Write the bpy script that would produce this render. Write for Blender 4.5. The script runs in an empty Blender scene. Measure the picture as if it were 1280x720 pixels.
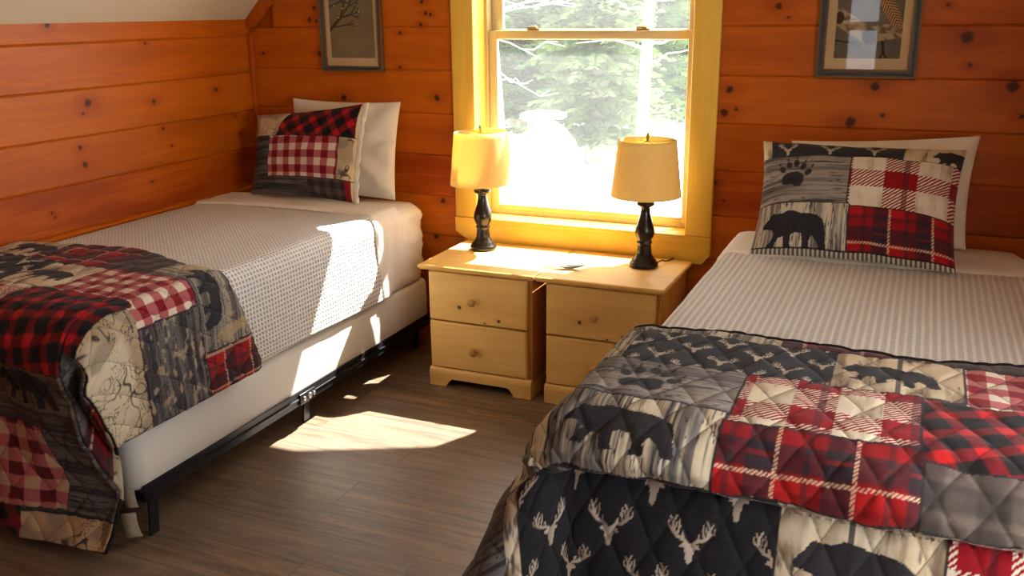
import math, random
import numpy as np

# ------------------------------------------------------------------ noise
def _hash(ix, iy, seed):
    h = (ix.astype(np.int64) * 374761393 + iy.astype(np.int64) * 668265263 + seed * 974634777) & 0xFFFFFFFF
    h = ((h ^ (h >> 13)) * 1274126177) & 0xFFFFFFFF
    return ((h ^ (h >> 16)) & 0xFFFF) / 65535.0

def vnoise(x, y, seed=0):
    x = np.asarray(x, float); y = np.asarray(y, float)
    ix = np.floor(x); iy = np.floor(y)
    fx = x - ix; fy = y - iy
    fx = fx * fx * (3 - 2 * fx); fy = fy * fy * (3 - 2 * fy)
    a = _hash(ix, iy, seed); b = _hash(ix + 1, iy, seed)
    c = _hash(ix, iy + 1, seed); d = _hash(ix + 1, iy + 1, seed)
    return (a * (1 - fx) + b * fx) * (1 - fy) + (c * (1 - fx) + d * fx) * fy

def fbm(x, y, seed=0, octv=4):
    s = 0.0; a = 0.5; t = 0.0
    for k in range(octv):
        s = s + a * vnoise(x, y, seed + 17 * k); t += a
        x = x * 2.03; y = y * 2.03; a *= 0.5
    return s / t

def sstep(a, b, x):
    t = np.clip((x - a) / (b - a), 0, 1)
    return t * t * (3 - 2 * t)

# ------------------------------------------------------------------ cloth that drapes over a mattress edge
def table(rs, tab):
    t = np.array(tab, float)
    return np.interp(rs, t[:, 0], t[:, 1]), np.interp(rs, t[:, 0], t[:, 2])

def drape(U, V, sx, xe, yf, ztop, side_tab, foot_tab, flare=0.0):
    """Cloth point (U across the bed, V along it) laid on a flat top at ztop; beyond x = xe it falls down the side and
    beyond y = yf down the foot, and round the corner between them."""
    ou = np.maximum(0, sx * (U - xe)); ov = np.maximum(0, yf - V)
    r = np.hypot(ou, ov)
    q = np.where(r > 1e-9, r, 1)
    dx = ou / q; dy = ov / q
    hs, zs = table(r, side_tab); hf, zf = table(r, foot_tab)
    w = dx * dx
    h = hs * w + hf * (1 - w); z = zs * w + zf * (1 - w)
    h = h + 4 * w * (1 - w) * flare * np.maximum(0, r - .08)
    bx = np.where(sx * (U - xe) > 0, xe, U); by = np.where(yf - V > 0, yf, V)
    return np.stack([bx + sx * dx * h, by - dy * h, ztop - z], -1)

def grid_normals(P):
    du = np.gradient(P, axis=1); dv = np.gradient(P, axis=0)
    n = np.cross(du, dv); l = np.linalg.norm(n, axis=-1, keepdims=True)
    return n / np.maximum(l, 1e-12)

def quilting(U, V, p=0.105):
    """Puff between diagonal stitch lines."""
    a = (U + V * 0.62) / p; b = (U - V * 0.62) / p
    da = np.abs(a - np.round(a)) * p * .85; db = np.abs(b - np.round(b)) * p * .85
    return (1 - np.exp(-(da / .009) ** 1.0)) * (1 - np.exp(-(db / .009) ** 1.0)), np.minimum(da, db)

# ------------------------------------------------------------------ right bed quilt
RB = dict(xe=-0.665, yf=2.03, z=0.812)
RB_SIDE = [(0, 0, 0), (.05, .045, .01), (.1, .075, .045), (.16, .09, .1), (.4, .12, .335), (.8, .17, .73), (1.4, .5, .76)]
RB_FOOT = [(0, 0, 0), (.06, .058, .008), (.12, .112, .032), (.17, .150, .062), (.215, .176, .100), (.245, .172, .130), (.27, .140, .150), (.295, .112, .166),
           (.33, .136, .204), (.40, .155, .28), (.6, .19, .485), (.85, .235, .73), (.9, .24, .77), (1.5, .8, .775)]

def right_quilt(U, S):
    """U across the bed (world x on the top), S from the quilt's head edge towards the foot."""
    head = np.interp(U, [-1.5, -1.0, -.68, -.48, -.28, -.1, .05, .17, .3, .5], [2.50, 2.52, 2.545, 2.58, 2.575, 2.545, 2.525, 2.56, 2.58, 2.57])
    V = head - S
    P = drape(U, V, -1, RB['xe'], RB['yf'], RB['z'], RB_SIDE, RB_FOOT, .42)
    N = grid_normals(P)
    if N[0, N.shape[1] // 2, 2] < 0: N = -N
    q, d = quilting(U, 2.535 - V)
    wr = fbm(U * 7, S * 7, 5, 3) - .5
    hang = sstep(RB['yf'] + .05, RB['yf'] - .2, V)
    bulge = hang * (fbm(U * 4.0, S * 9, 9, 2) - .5) * .02
    crease = .012 * sstep(.10, .16, RB['yf'] - V) * sstep(.27, .2, RB['yf'] - V) * np.sin(U * 11 + 1)
    P = P + N * (.0048 * q + wr * .014 + bulge + crease)[..., None]
    edge = sstep(.05, 0, S)[..., None]
    P[..., 2] -= edge[..., 0] * .012
    P[..., 2] = np.maximum(P[..., 2], .02)
    return P

# ------------------------------------------------------------------ left bed quilt
LB = dict(xe=-2.31, yf=2.05, z=0.81)
LB_SIDE = [(0, 0, 0), (.04, .036, .007), (.08, .058, .04), (.13, .07, .09), (.30, .078, .26), (.6, .09, .56)]
LB_FOOT = [(0, 0, 0), (.06, .058, .008), (.12, .112, .035), (.18, .150, .085), (.24, .165, .145), (.34, .15, .24), (.5, .155, .40), (.78, .19, .68), (.87, .21, .765), (1.2, .5, .775)]

def lq_head(U):
    return np.interp(U, [-3.3, -3.0, -2.77, -2.6, -2.45, -2.3, -2.2, -2.05, -1.9, -1.8],
                        [2.60, 2.65, 2.68, 2.63, 2.575, 2.55, 2.57, 2.63, 2.675, 2.68])

def lq_finish(P, U, V, seed, amp=.0055):
    N = grid_normals(P)
    m = N[:, :, 2].mean() + N[:, :, 0].mean() - N[:, :, 1].mean()
    if m < 0: N = -N
    q, d = quilting(U, V)
    hang = sstep(LB['yf'] + .03, LB['yf'] - .2, V)
    w = (fbm(U * 7, V * 7, seed, 3) - .5) * .010 + hang * (fbm(U * 8, V * 3, seed + 3, 2) - .5) * .05
    P = P + N * (amp * q + w)[..., None]
    return P

def left_quilt_main(U, T):
    """Top and foot: U across to the bed's room-side edge, T 0..1 from the head edge over the foot and down. Returns points and V."""
    rmax = np.interp(U, [-3.3, -2.95, -2.72, -2.6, -2.3], [.55, .60, .82, .865, .865])
    vh = lq_head(U); ve = LB['yf'] - rmax
    V = vh + (ve - vh) * T
    P = drape(U, V, 1, LB['xe'], LB['yf'], LB['z'], LB_SIDE, LB_FOOT)
    a = np.interp(P[..., 2], [0, .1, .25, .42, .6], [.04, .075, .10, .02, 0])
    w = sstep(-2.75, -2.31, U)
    P[..., 0] += a * w
    P[..., 1] += a * w * .6
    P = lq_finish(P, U, V, 21)
    P[..., 2] -= .010 * sstep(.03, 0, vh - V)
    P[..., 2] = np.maximum(P[..., 2], .012)
    return P, V

def left_quilt_side(U, T):
    """The side panel hanging towards the room: U from the bed edge down to the hem, T 0..1 from head edge to its free front edge."""
    r = U - LB['xe']
    vh = lq_head(U); ve = LB['yf'] - np.interp(r, [0, .1, .2, .3, .46], [.19, .20, .18, .14, .09])
    V = vh + (ve - vh) * T
    P = drape(U, V, 1, LB['xe'], LB['yf'], LB['z'], LB_SIDE, LB_FOOT)
    k = sstep(.04, .22, r)
    P[..., 1] = P[..., 1] * (1 - k) + np.minimum(V, P[..., 1]) * k
    P = lq_finish(P, U, V, 37)
    P[..., 0] -= .006 * sstep(.03, 0, vh - V) * sstep(.1, .2, r)
    P[..., 2] -= .010 * sstep(.03, 0, vh - V) * sstep(.1, .0, r)
    return P, V

def left_quilt_tuck(A, B, ns):
    """Cloth tucked in between the side panel's front edge A and the foot panel's near edge B (n x 3 each, top to bottom)."""
    s = np.linspace(0, 1, ns)[None, :, None]
    P = A[:, None, :] * (1 - s) + B[:, None, :] * s
    t = np.linspace(0, 1, len(A))[:, None]
    k = np.sin(np.pi * s[..., 0]) * sstep(.0, .35, t) * .05
    P[..., 0] -= k; P[..., 1] += k
    return P

# ------------------------------------------------------------------ printed patchwork: colour by cloth position (sRGB 0..255)
def lin(c):
    c = np.asarray(c, float) / 255.0
    return np.where(c <= .04045, c / 12.92, ((c + .055) / 1.055) ** 2.4)

def mixc(a, b, t):
    return np.asarray(a, float) * (1 - t[:, None]) + np.asarray(b, float) * t[:, None]

def in_poly(x, y, pts):
    ins = np.zeros(len(x), bool)
    n = len(pts)
    for i in range(n):
        x0, y0 = pts[i]; x1, y1 = pts[(i + 1) % n]
        if y0 == y1: continue
        c = ((y0 > y) != (y1 > y)) & (x < (x1 - x0) * (y - y0) / (y1 - y0) + x0)
        ins ^= c
    return ins

def seg_d(x, y, a, b):
    ax, ay = a; bx, by = b
    dx, dy = bx - ax, by - ay
    t = np.clip(((x - ax) * dx + (y - ay) * dy) / (dx * dx + dy * dy + 1e-12), 0, 1)
    return np.hypot(x - ax - t * dx, y - ay - t * dy)

STAG_FACE = [(0, -.50), (.055, -.47), (.075, -.36), (.10, -.22), (.13, -.14), (.24, -.13), (.20, -.05), (.12, -.03), (0, -.04)]
STAG_ANT = [((.06, -.04), (.16, .04), .030), ((.16, .04), (.30, .08), .034), ((.30, .08), (.42, .18), .034), ((.42, .18), (.44, .34), .028),
            ((.44, .34), (.36, .50), .020), ((.17, .05), (.19, .17), .020), ((.32, .10), (.27, .30), .022), ((.27, .30), (.29, .42), .015),
            ((.40, .16), (.34, .36), .020), ((.42, .18), (.53, .26), .022), ((.53, .26), (.54, .36), .015), ((.44, .32), (.50, .46), .016)]

def stag(x, y):
    """Stag head motif, about 1 unit wide, y up; coverage 0..1."""
    ax = np.abs(x)
    m = in_poly(ax, y, STAG_FACE).astype(float)
    for a, b, w in STAG_ANT:
        m = np.maximum(m, sstep(w * 1.45, w * .75, seg_d(ax, y, a, b)))
    return m

BEAR = [(0, .40), (.04, .47), (.09, .53), (.13, .60), (.16, .62), (.19, .60), (.30, .61), (.38, .66), (.48, .65), (.58, .61), (.70, .61), (.82, .58), (.92, .50),
        (.96, .38), (.975, .22), (1.0, .06), (.99, .02), (.90, .02), (.87, .12), (.78, .24), (.74, .14), (.76, .04), (.74, .0), (.63, .0),
        (.65, .12), (.62, .26), (.52, .28), (.47, .24), (.47, .1), (.49, .02), (.38, .0), (.37, .08), (.35, .22), (.28, .20), (.24, .12), (.22, .04),
        (.10, .05), (.12, .09), (.16, .14), (.20, .26), (.16, .34), (.08, .36), (.02, .36)]

def bear(x, y): return in_poly(x, y, BEAR).astype(float)

def paw(x, y):
    m = np.zeros(len(x))
    def el(cx, cy, rx, ry, a):
        c, s = math.cos(a), math.sin(a)
        X = (x - cx) * c + (y - cy) * s; Y = -(x - cx) * s + (y - cy) * c
        return sstep(1.12, .92, np.hypot(X / rx, Y / ry))
    m = np.maximum(m, el(-.03, -.22, .33, .19, .15)); m = np.maximum(m, el(.12, -.30, .18, .18, 0)); m = np.maximum(m, el(-.2, -.3, .16, .12, 0))
    for cx, cy, a in ((-.36, .08, .5), (-.17, .24, .2), (.05, .30, 0), (.26, .18, -.4), (.42, -.03, -.7)):
        m = np.maximum(m, el(cx, cy, .085, .125, a))
        m = np.maximum(m, el(cx * 1.25, cy + .20, .025, .06, a))
    return m

def p_stag(u, v, s=.088, du=.19, dv=.098, ou=0, ov=0, ground=(35, 34, 38), ink=(186, 172, 154)):
    c = mixc(ground, (50, 48, 52), .6 * fbm(u * 30, v * 400, 3, 2))
    m = np.zeros(len(u))
    k = np.floor((v - ov) / dv)
    for kk in (k, k + 1):
        vv = ov + kk * dv
        off = np.where(kk % 2 == 0, 0, .5) * du
        uu = ou + off + np.round((u - ou - off) / du) * du
        m = np.maximum(m, stag((u - uu) / s, -(v - vv) / s))
    return mixc(c, ink, m)

def p_wood(u, v, a=(196, 182, 156), b=(104, 98, 94), c=(42, 40, 42), along='v', seed=1, k=1.0):
    if along == 'u': u, v = v, u
    w = u + .007 * (fbm(u * 9, v * 9, seed + 4, 2) - .5)
    n = fbm(w * 150, v * 4.5, seed, 3); n2 = fbm(w * 210, v * 9, seed + 7, 2); p = fbm(w * 30, v * 1.6, seed + 11, 2)
    col = mixc(a, b, sstep(.40, .66, n * .55 + p * .45))
    line = sstep(.060, .015, np.abs(n2 - .47)) * sstep(.36, .60, fbm(w * 60, v * 7, seed + 15, 2))
    col = mixc(col, c, k * np.maximum(line * .85, .9 * sstep(.66, .80, n)))
    return col

def p_bark(u, v, seed=2, a=(203, 184, 152), b=(142, 122, 98), c=(70, 62, 58)):
    n = fbm(u * 40, v * 7, seed, 4); s = fbm(u * 120, v * 20, seed + 5, 3)
    col = mixc(a, b, sstep(.4, .75, n))
    col = mixc(col, (222, 208, 182), .7 * sstep(.55, .75, fbm(u * 14, v * 10, seed + 9, 3)))
    return mixc(col, c, .8 * sstep(.62, .74, s * .6 + n * .4))

def p_gingham(u, v, p=.052, red=(126, 16, 26), light=(214, 198, 176)):
    a = (np.mod(u / p, 1) < .5).astype(float); b = (np.mod(v / p, 1) < .5).astype(float)
    mid = (172, 92, 92)
    t = a + b
    col = np.where((t == 2)[:, None], red, np.where((t == 1)[:, None], mid, light)).astype(float)
    return col * (1 + .10 * (vnoise(u * 900, v * 900, 4) - .5))[:, None]

def p_buffalo(u, v, p=.050, ang=.42, red=(176, 22, 22), black=(24, 20, 21)):
    c, s = math.cos(ang), math.sin(ang)
    x = u * c - v * s; y = u * s + v * c
    def band(t): return sstep(.16, .24, np.abs(np.mod(t / p, 1) - .5))
    a = band(x); b = band(y)
    t = a + b
    col = np.where((t < 1)[:, None], mixc(red, (104, 16, 22), np.clip(t, 0, 1)), mixc((104, 16, 22), black, np.clip(t - 1, 0, 1)))
    return col * (1 + .12 * (vnoise(u * 800, v * 800, 6) - .5))[:, None]

def p_tartan(u, v, pu=.15, pv=.13, ou=0, ov=0):
    x = np.mod((u - ou) / pu, 1); y = np.mod((v - ov) / pv, 1)
    col = np.tile(np.array([138, 17, 20], float), (len(u), 1))
    def band(t, c, w): return sstep(w, w * .72, np.abs(np.mod(t - c + .5, 1) - .5))
    dx = np.maximum(band(x, .25, .20), .55 * band(x, .86, .05)); dy = np.maximum(band(y, .22, .19), .5 * band(y, .80, .06))
    t = np.clip(dx * .62 + dy * .62, 0, 1)
    col = mixc(col, (40, 36, 42), t * .93)
    col = mixc(col, (150, 26, 24), .55 * band(y, .20, .035) * dx)
    col = mixc(col, (168, 20, 20), .8 * (1 - np.maximum(dx, dy)) * band(x, .64, .2) * band(y, .6, .2))
    tw = np.mod((u + v) / .0105, 1)
    for q, c, w in ((x, .46, .030), (y, .44, .026)):
        col = mixc(col, (214, 184, 150), (np.abs(q - c) < w) * np.where(tw < .62, .85, .12))
    return col

def p_hatch(u, v, pu=.20, pv=.19, ou=0, ov=0):
    """Big red and white plaid with slanting hatch where the bands cross."""
    x = np.mod((u - ou) / pu, 1); y = np.mod((v - ov) / pv, 1)
    bx = (x < .5); by = (y < .42)
    h = np.mod((u * .8 + v) / .0125, 1) < .55
    red = np.array([140, 14, 24.]); cream = np.array([220, 204, 182.])
    light = p_bark(u, v, 33, (216, 200, 176), (190, 172, 148), (150, 132, 112))
    col = np.where((bx & by)[:, None], red, np.where((bx ^ by)[:, None], np.where(h[:, None], red, cream), light))
    return mixc(col, (64, 24, 30), .45 * (np.abs(x - .33) < .045) * (bx * 1.0))

def p_greyplaid(u, v, p=.10):
    a = .5 + .5 * np.sin(u / p * 2 * np.pi); b = .5 + .5 * np.sin(v / p * 2 * np.pi + 1)
    t = sstep(.3, .7, a) * .5 + sstep(.3, .7, b) * .5
    return mixc((50, 42, 39), (104, 91, 80), t * (.75 + .5 * (fbm(u * 60, v * 60, 8, 2) - .5)))

def p_floral(u, v, seed=5, a=(206, 190, 160)):
    n = fbm(u * 13, v * 13, seed, 2); m = fbm(u * 22 + 3, v * 22, seed + 3, 2)
    def iso(f, c, w): return sstep(w, w * .3, np.abs(f - c))
    k = np.maximum.reduce([iso(n, .36, .014), iso(n, .50, .012), iso(n, .62, .014), iso(m, .45, .012) * .8, iso(m, .58, .016) * .8])
    col = mixc(a, (172, 150, 118), sstep(.45, .7, fbm(u * 9, v * 9, seed + 8, 2)))
    k = k * sstep(.30, .50, fbm(u * 8, v * 8, seed + 5, 2))
    col = mixc(col, (120, 108, 94), .5 * sstep(.55, .7, fbm(u * 12, v * 12, seed + 21, 2)))
    return mixc(col, (58, 50, 48), k * .9)

def p_darkwood(u, v, along='v', seed=9): return p_wood(u, v, (104, 96, 92), (58, 54, 56), (34, 32, 36), along, seed, .9)

def stamp(col, u, v, fn, cu, cv, size, ink, flip=False, sy=1.0):
    x = (u - cu) / size; y = -(v - cv) / (size * sy)
    if flip: x = 1 - x
    return mixc(col, ink, fn(x, y) * .94)

def patch(out, sel, fn):
    i = np.nonzero(sel)[0]
    if len(i): out[i] = fn(i)

INK = (36, 34, 38)
SEAM = (34, 30, 30)

def colours_right_quilt(U, S):
    u = U.ravel(); v = S.ravel(); out = np.zeros((len(u), 3)) + 60
    sw = v + .004 * np.sin(u * 25)
    R = lambda u0, u1, v0, v1: (u >= u0) & (u < u1) & (sw >= v0) & (sw < v1)
    A = lambda f, *k, **kw: (lambda i: f(u[i], v[i], *k, **kw))
    patch(out, R(-9, -.29, -1, .05), A(p_wood, seed=4))
    patch(out, R(-.29, .10, -1, .052), A(p_tartan, ov=.01))
    patch(out, R(.10, 9, -1, .055), A(p_greyplaid))
    patch(out, R(-.67, -.14, .05, .297), A(p_stag, ou=-.58, ov=.092, s=.072, du=.165, dv=.069))
    patch(out, R(-9, -.67, -1, .29), A(p_wood, seed=14))
    def bear1(i):
        c = p_bark(u[i], v[i], 12)
        c = mixc(c, (60, 54, 54), .8 * (np.abs(u[i] - .015) < .006))
        return stamp(c, u[i], v[i], bear, -.125, .235, .235, INK, sy=.80)
    patch(out, R(-.14, .162, .05, .30), bear1)
    patch(out, R(.162, 9, .055, .315), A(p_gingham, p=.085))
    def pawp(i):
        c = p_wood(u[i], v[i], (150, 142, 136), (104, 98, 98), (62, 58, 60), 'u', 6)
        return stamp(c, u[i], v[i], paw, -.565, .405, .165, INK)
    patch(out, R(-9, -.334, .297, .53), pawp)
    patch(out, R(-.334, .07, .297, .562), A(p_hatch, ou=-.21, ov=.265))
    patch(out, R(.07, 9, .31, .60), A(p_buffalo, p=.088))
    def bearw(i):
        c = p_wood(u[i], v[i], (204, 190, 162), (108, 102, 98), (44, 42, 43), 'v', 3)
        return stamp(c, u[i], v[i], bear, -.71, .70, .28, INK, sy=.66)
    patch(out, R(-9, -.342, .53, .745), bearw)
    patch(out, R(-.342, .078, .562, .752), A(p_tartan, pu=.165, pv=.20, ou=-.29, ov=.60))
    patch(out, R(.078, 9, .60, .755), A(p_greyplaid, p=.12))
    patch(out, R(-.86, -.196, .745, 9), A(p_stag, ou=-.674, ov=.795, s=.098, du=.193, dv=.108, ground=(27, 25, 28), ink=(178, 162, 144)))
    patch(out, R(-.90, -.86, .745, 9), A(p_bark, seed=8))
    patch(out, R(-9, -.90, .60, 9), A(p_darkwood, 'u', 5))
    def bear2(i):
        c = p_bark(u[i], v[i], 22)
        c = mixc(c, (60, 54, 54), .8 * (np.abs(u[i] + .045) < .006))
        return stamp(c, u[i], v[i], bear, -.16, .99, .27, INK, sy=.85)
    patch(out, R(-.196, .14, .752, 9), bear2)
    patch(out, R(.14, 9, .755, 9), A(p_hatch, ou=.16, ov=.77))
    line = np.zeros(len(u))
    for v0, a, b in ((.05, -9, 9), (.297, -9, 9), (.53, -9, -.334), (.562, -.334, .07), (.60, .07, 9), (.75, -9, 9)):
        line = np.maximum(line, (np.abs(sw - v0) < .0028) * ((u > a) & (u < b)))
    for u0, a, b in ((-.67, .05, .297), (-.14, .05, .297), (.162, .05, .30), (-.334, .297, .53), (.07, .30, .56), (-.342, .56, .75), (.078, .6, .75), (-.196, .75, 9), (.14, .75, 9), (-.86, .75, 9)):
        line = np.maximum(line, (np.abs(u - u0) < .0028) * ((v > a) & (v < b)))
    q, d = quilting(u, v + .0)
    out = mixc(out, (46, 40, 38), .42 * sstep(.0022, .0008, d))
    return lin(mixc(out, SEAM, line * .85))

def colours_left_quilt(U, V, foot=False):
    u = U.ravel(); y = V.ravel(); v = -y; out = np.zeros((len(u), 3)) + 60
    R = lambda u0, u1, y0, y1: (u >= u0) & (u < u1) & (y >= y0) & (y < y1)
    A = lambda f, *k, **kw: (lambda i: f(u[i], v[i], *k, **kw))
    def bearA(i): return stamp(p_bark(u[i], v[i], 41), u[i], v[i], bear, -3.25, -2.45, .22, INK, sy=.8)
    patch(out, R(-9, -3.04, 2.41, 9), bearA)
    patch(out, R(-3.04, -2.64, 2.385, 9), A(p_tartan, pu=.17, pv=.13, ou=-3.05, ov=-2.63))
    patch(out, R(-2.64, -2.445, 2.385, 9), A(p_greyplaid, p=.07))
    def bearB(i):
        c = p_wood(u[i], v[i], (160, 148, 130), (92, 86, 84), (52, 48, 50), 'u', 15)
        c = mixc(c, (196, 178, 142), .8 * sstep(.02, .0, np.abs(u[i] + 2.36) - .05) * sstep(.0, .02, y[i] - 2.47) * sstep(.02, 0, y[i] - 2.545))
        c = mixc(c, (190, 162, 112), .6 * sstep(.54, .62, fbm(u[i] * 30, v[i] * 8, 16, 3)) * sstep(-2.2, -2.1, u[i]))
        return stamp(c, u[i], v[i], bear, -2.34, -2.405, .25, (42, 40, 44), sy=.62)
    patch(out, R(-2.445, -2.01, 2.385, 9), bearB)
    patch(out, R(-2.01, 9, 2.375, 9), A(p_tartan, pu=.13, pv=.14, ou=-2.06, ov=-2.54))
    patch(out, R(-9, -2.876, 2.13, 2.41), A(p_stag, ou=-3.0, ov=-2.36, s=.098, du=.21, dv=.085))
    def bearC(i): return stamp(p_bark(u[i], v[i], 43), u[i], v[i], bear, -2.87, -2.19, .21, INK, flip=False, sy=.85)
    patch(out, R(-2.876, -2.62, 2.13, 2.385), bearC)
    patch(out, R(-2.62, -2.19, 2.085, 2.385), A(p_gingham, p=.075))
    def dw(i):
        c = p_darkwood(u[i], v[i], 'u', 19)
        return mixc(c, (176, 156, 124), .75 * sstep(.60, .70, fbm(u[i] * 34, v[i] * 60, 20, 3)))
    patch(out, R(-2.19, 9, 2.105, 2.385), dw)
    patch(out, R(-9, -2.69, 1.86, 2.13), A(p_hatch, ou=-2.9, ov=-2.1))
    patch(out, R(-2.69, -2.262, 1.78, 2.13), A(p_buffalo, p=.078, ang=.15))
    patch(out, R(-2.262, 9, 1.2, 2.105), A(p_floral, seed=5))
    if foot:
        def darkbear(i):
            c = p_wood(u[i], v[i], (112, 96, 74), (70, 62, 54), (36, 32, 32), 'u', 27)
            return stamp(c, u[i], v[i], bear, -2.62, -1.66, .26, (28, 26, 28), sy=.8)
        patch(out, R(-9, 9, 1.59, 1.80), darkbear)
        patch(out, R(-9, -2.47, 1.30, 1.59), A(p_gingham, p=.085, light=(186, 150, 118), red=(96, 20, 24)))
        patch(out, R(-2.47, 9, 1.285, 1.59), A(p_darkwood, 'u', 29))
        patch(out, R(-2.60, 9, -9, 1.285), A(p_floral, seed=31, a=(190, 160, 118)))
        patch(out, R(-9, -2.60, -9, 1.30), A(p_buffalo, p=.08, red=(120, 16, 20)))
    line = np.zeros(len(u))
    for y0, a, b in ((2.41, -9, -3.04), (2.385, -3.04, -2.01), (2.13, -9, -2.62), (2.085, -2.62, -2.19), (2.105, -2.19, 9), (2.375, -2.01, 9), (2.385, -2.19, 9), (1.59, -9, -2.25), (1.285, -9, -2.25), (1.80, -9, -2.262)):
        line = np.maximum(line, (np.abs(y - y0) < .0028) * ((u > a) & (u < b)))
    for u0, a, b in ((-3.04, 2.41, 9), (-2.64, 2.385, 9), (-2.445, 2.385, 9), (-2.01, 2.375, 9), (-2.876, 2.13, 2.41), (-2.62, 2.085, 2.385), (-2.19, 2.105, 2.385), (-2.262, 1.9, 2.1), (-2.47, 1.285, 1.59)):
        line = np.maximum(line, (np.abs(u - u0) < .0028) * ((y > a) & (y < b)))
    q, d = quilting(u, y)
    out = mixc(out, (46, 40, 38), .42 * sstep(.0022, .0008, d))
    return lin(mixc(out, SEAM, line * .8))

def colours_right_sham(u, v):
    """u 0..1 across, v 0..1 from the bottom."""
    w, h = .70, .44
    x = u.ravel() * w; yy = (1 - v.ravel()) * h; out = np.zeros((len(x), 3)) + 60
    R = lambda a, b, c, d: (x >= a * w) & (x < b * w) & (yy >= c * h) & (yy < d * h)
    A = lambda f, *k, **kw: (lambda i: f(x[i], yy[i], *k, **kw))
    patch(out, R(-1, .05, -1, .4), A(p_bark, seed=50))
    patch(out, R(.05, .72, -1, .19), A(p_stag, ou=.095, ov=.046, s=.066, du=.155, dv=.3))
    def b1(i): return stamp(p_bark(x[i], yy[i], 51), x[i], yy[i], bear, .60, .105, .13, INK, sy=.95)
    patch(out, R(.72, 2, -1, .20), b1)
    def pw(i):
        c = p_wood(x[i], yy[i], (150, 140, 128), (106, 98, 92), (58, 54, 54), 'u', 52)
        return stamp(c, x[i], yy[i], paw, .125, .155, .125, INK)
    patch(out, R(-1, .47, .19, .63), pw)
    patch(out, R(.47, 2, .19, .66), A(p_hatch, pu=.225, pv=.155, ou=.45, ov=.14))
    def bw(i):
        c = p_wood(x[i], yy[i], (196, 182, 156), (112, 104, 98), (48, 45, 46), 'v', 53)
        return stamp(c, x[i], yy[i], bear, .03, .435, .24, INK, sy=.82)
    patch(out, R(-1, .485, .63, .99), bw)
    patch(out, R(.485, 2, .645, .99), A(p_tartan, pu=.145, pv=.125, ou=.415, ov=.345))
    def ed(i):
        t = np.mod(x[i] / .016, 1) < .5
        return np.where(t[:, None], (196, 184, 160), (84, 80, 78)).astype(float)
    patch(out, R(-1, 2, .97, 3), ed)
    line = np.zeros(len(x))
    for c, a, b in ((.19, .05, .72), (.19, .47, 1), (.63, 0, .485), (.65, .485, 1), (.965, 0, 1)):
        line = np.maximum(line, (np.abs(yy - c * h) < .002) * ((x > a * w) & (x < b * w)))
    for c, a, b in ((.47, .19, .63), (.485, .63, .97)):
        line = np.maximum(line, (np.abs(x - c * w) < .002) * ((yy > a * h) & (yy < b * h)))
    return lin(mixc(out, SEAM, line * .8))

def colours_left_sham(u, v):
    w, h = .64, .46
    x = u.ravel() * w; yy = (1 - v.ravel()) * h; out = np.zeros((len(x), 3)) + 200
    slant = .30 + 0.06 * u.ravel()
    R = lambda a, b, c, d: (x >= a * w) & (x < b * w) & (yy >= c * h) & (yy < d * h)
    A = lambda f, *k, **kw: (lambda i: f(x[i], yy[i], *k, **kw))
    top = yy < slant * h
    patch(out, top & (x < .36 * w), A(p_floral, seed=62, a=(216, 196, 160)))
    patch(out, top & (x >= (.26 + .30 * np.clip(slant - yy / h, 0, .35)) * w) & (x < .975 * w), A(p_buffalo, p=.078, ang=.62))
    mid = (~top) & (yy < .80 * h)
    patch(out, mid & (x < .20 * w), A(p_darkwood, 'u', 63))
    patch(out, mid & (x >= .20 * w) & (x < .86 * w), A(p_gingham, p=.077))
    patch(out, mid & (x >= .86 * w), A(p_floral, seed=64, a=(218, 196, 150)))
    patch(out, (yy >= .80 * h) & (x < .60 * w), A(p_darkwood, 'u', 65))
    patch(out, (yy >= .80 * h) & (x >= .60 * w), A(p_greyplaid, p=.06))
    patch(out, (yy >= .80 * h) & (x >= .93 * w), A(lambda a, b: np.tile(np.array([140., 20, 26]), (len(a), 1))))
    patch(out, x > .975 * w, A(lambda a, b: np.tile(np.array([216., 196, 156]), (len(a), 1))))
    line = np.zeros(len(x))
    line = np.maximum(line, np.abs(yy - slant * h) < .002); line = np.maximum(line, np.abs(yy - .80 * h) < .002)
    for c in (.20, .86):
        line = np.maximum(line, (np.abs(x - c * w) < .002) * mid)
    return lin(mixc(out, SEAM, line * .7))

def colours_bird_print(u, v):
    """A small bird among budding branches, u 0..1, v 0..1 up."""
    x = u.ravel(); y = v.ravel() * 1.9
    c = mixc((128, 116, 84), (100, 88, 62), sstep(.2, 1.6, y) * .5 + .4 * fbm(x * 4, y * 4, 70, 3))
    m = np.zeros(len(x)); rnd = random.Random(4)
    def branch(p, a, l, w, d):
        nonlocal m
        q = (p[0] + math.cos(a) * l, p[1] + math.sin(a) * l)
        m = np.maximum(m, sstep(w * 1.3, w * .6, seg_d(x, y, p, q)))
        if d:
            for da in (-.45, .05, .5): branch(q, a + da + rnd.uniform(-.15, .15), l * rnd.uniform(.55, .8), w * .62, d - 1)
    branch((-.02, .50), .75, .38, .030, 3); branch((.0, .95), .35, .25, .014, 2); branch((.1, .58), .15, .3, .012, 1)
    c = mixc(c, (52, 44, 36), m * .9)
    body = sstep(1.1, .9, np.hypot((x - .40) / .085, (y - 1.22 + (x - .4) * .9) / .16)); head = sstep(1.1, .85, np.hypot((x - .33) / .055, (y - 1.40) / .055))
    c = mixc(c, (112, 124, 122), np.maximum(body, head)); c = mixc(c, (196, 190, 170), .8 * sstep(1.1, .8, np.hypot((x - .36) / .03, (y - 1.34) / .06)))
    for k in range(16):
        px, py = rnd.uniform(.1, .95), rnd.uniform(.7, 1.8)
        c = mixc(c, (206, 196, 168), sstep(.018, .010, np.hypot(x - px, y - py)))
    return lin(c)

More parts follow.
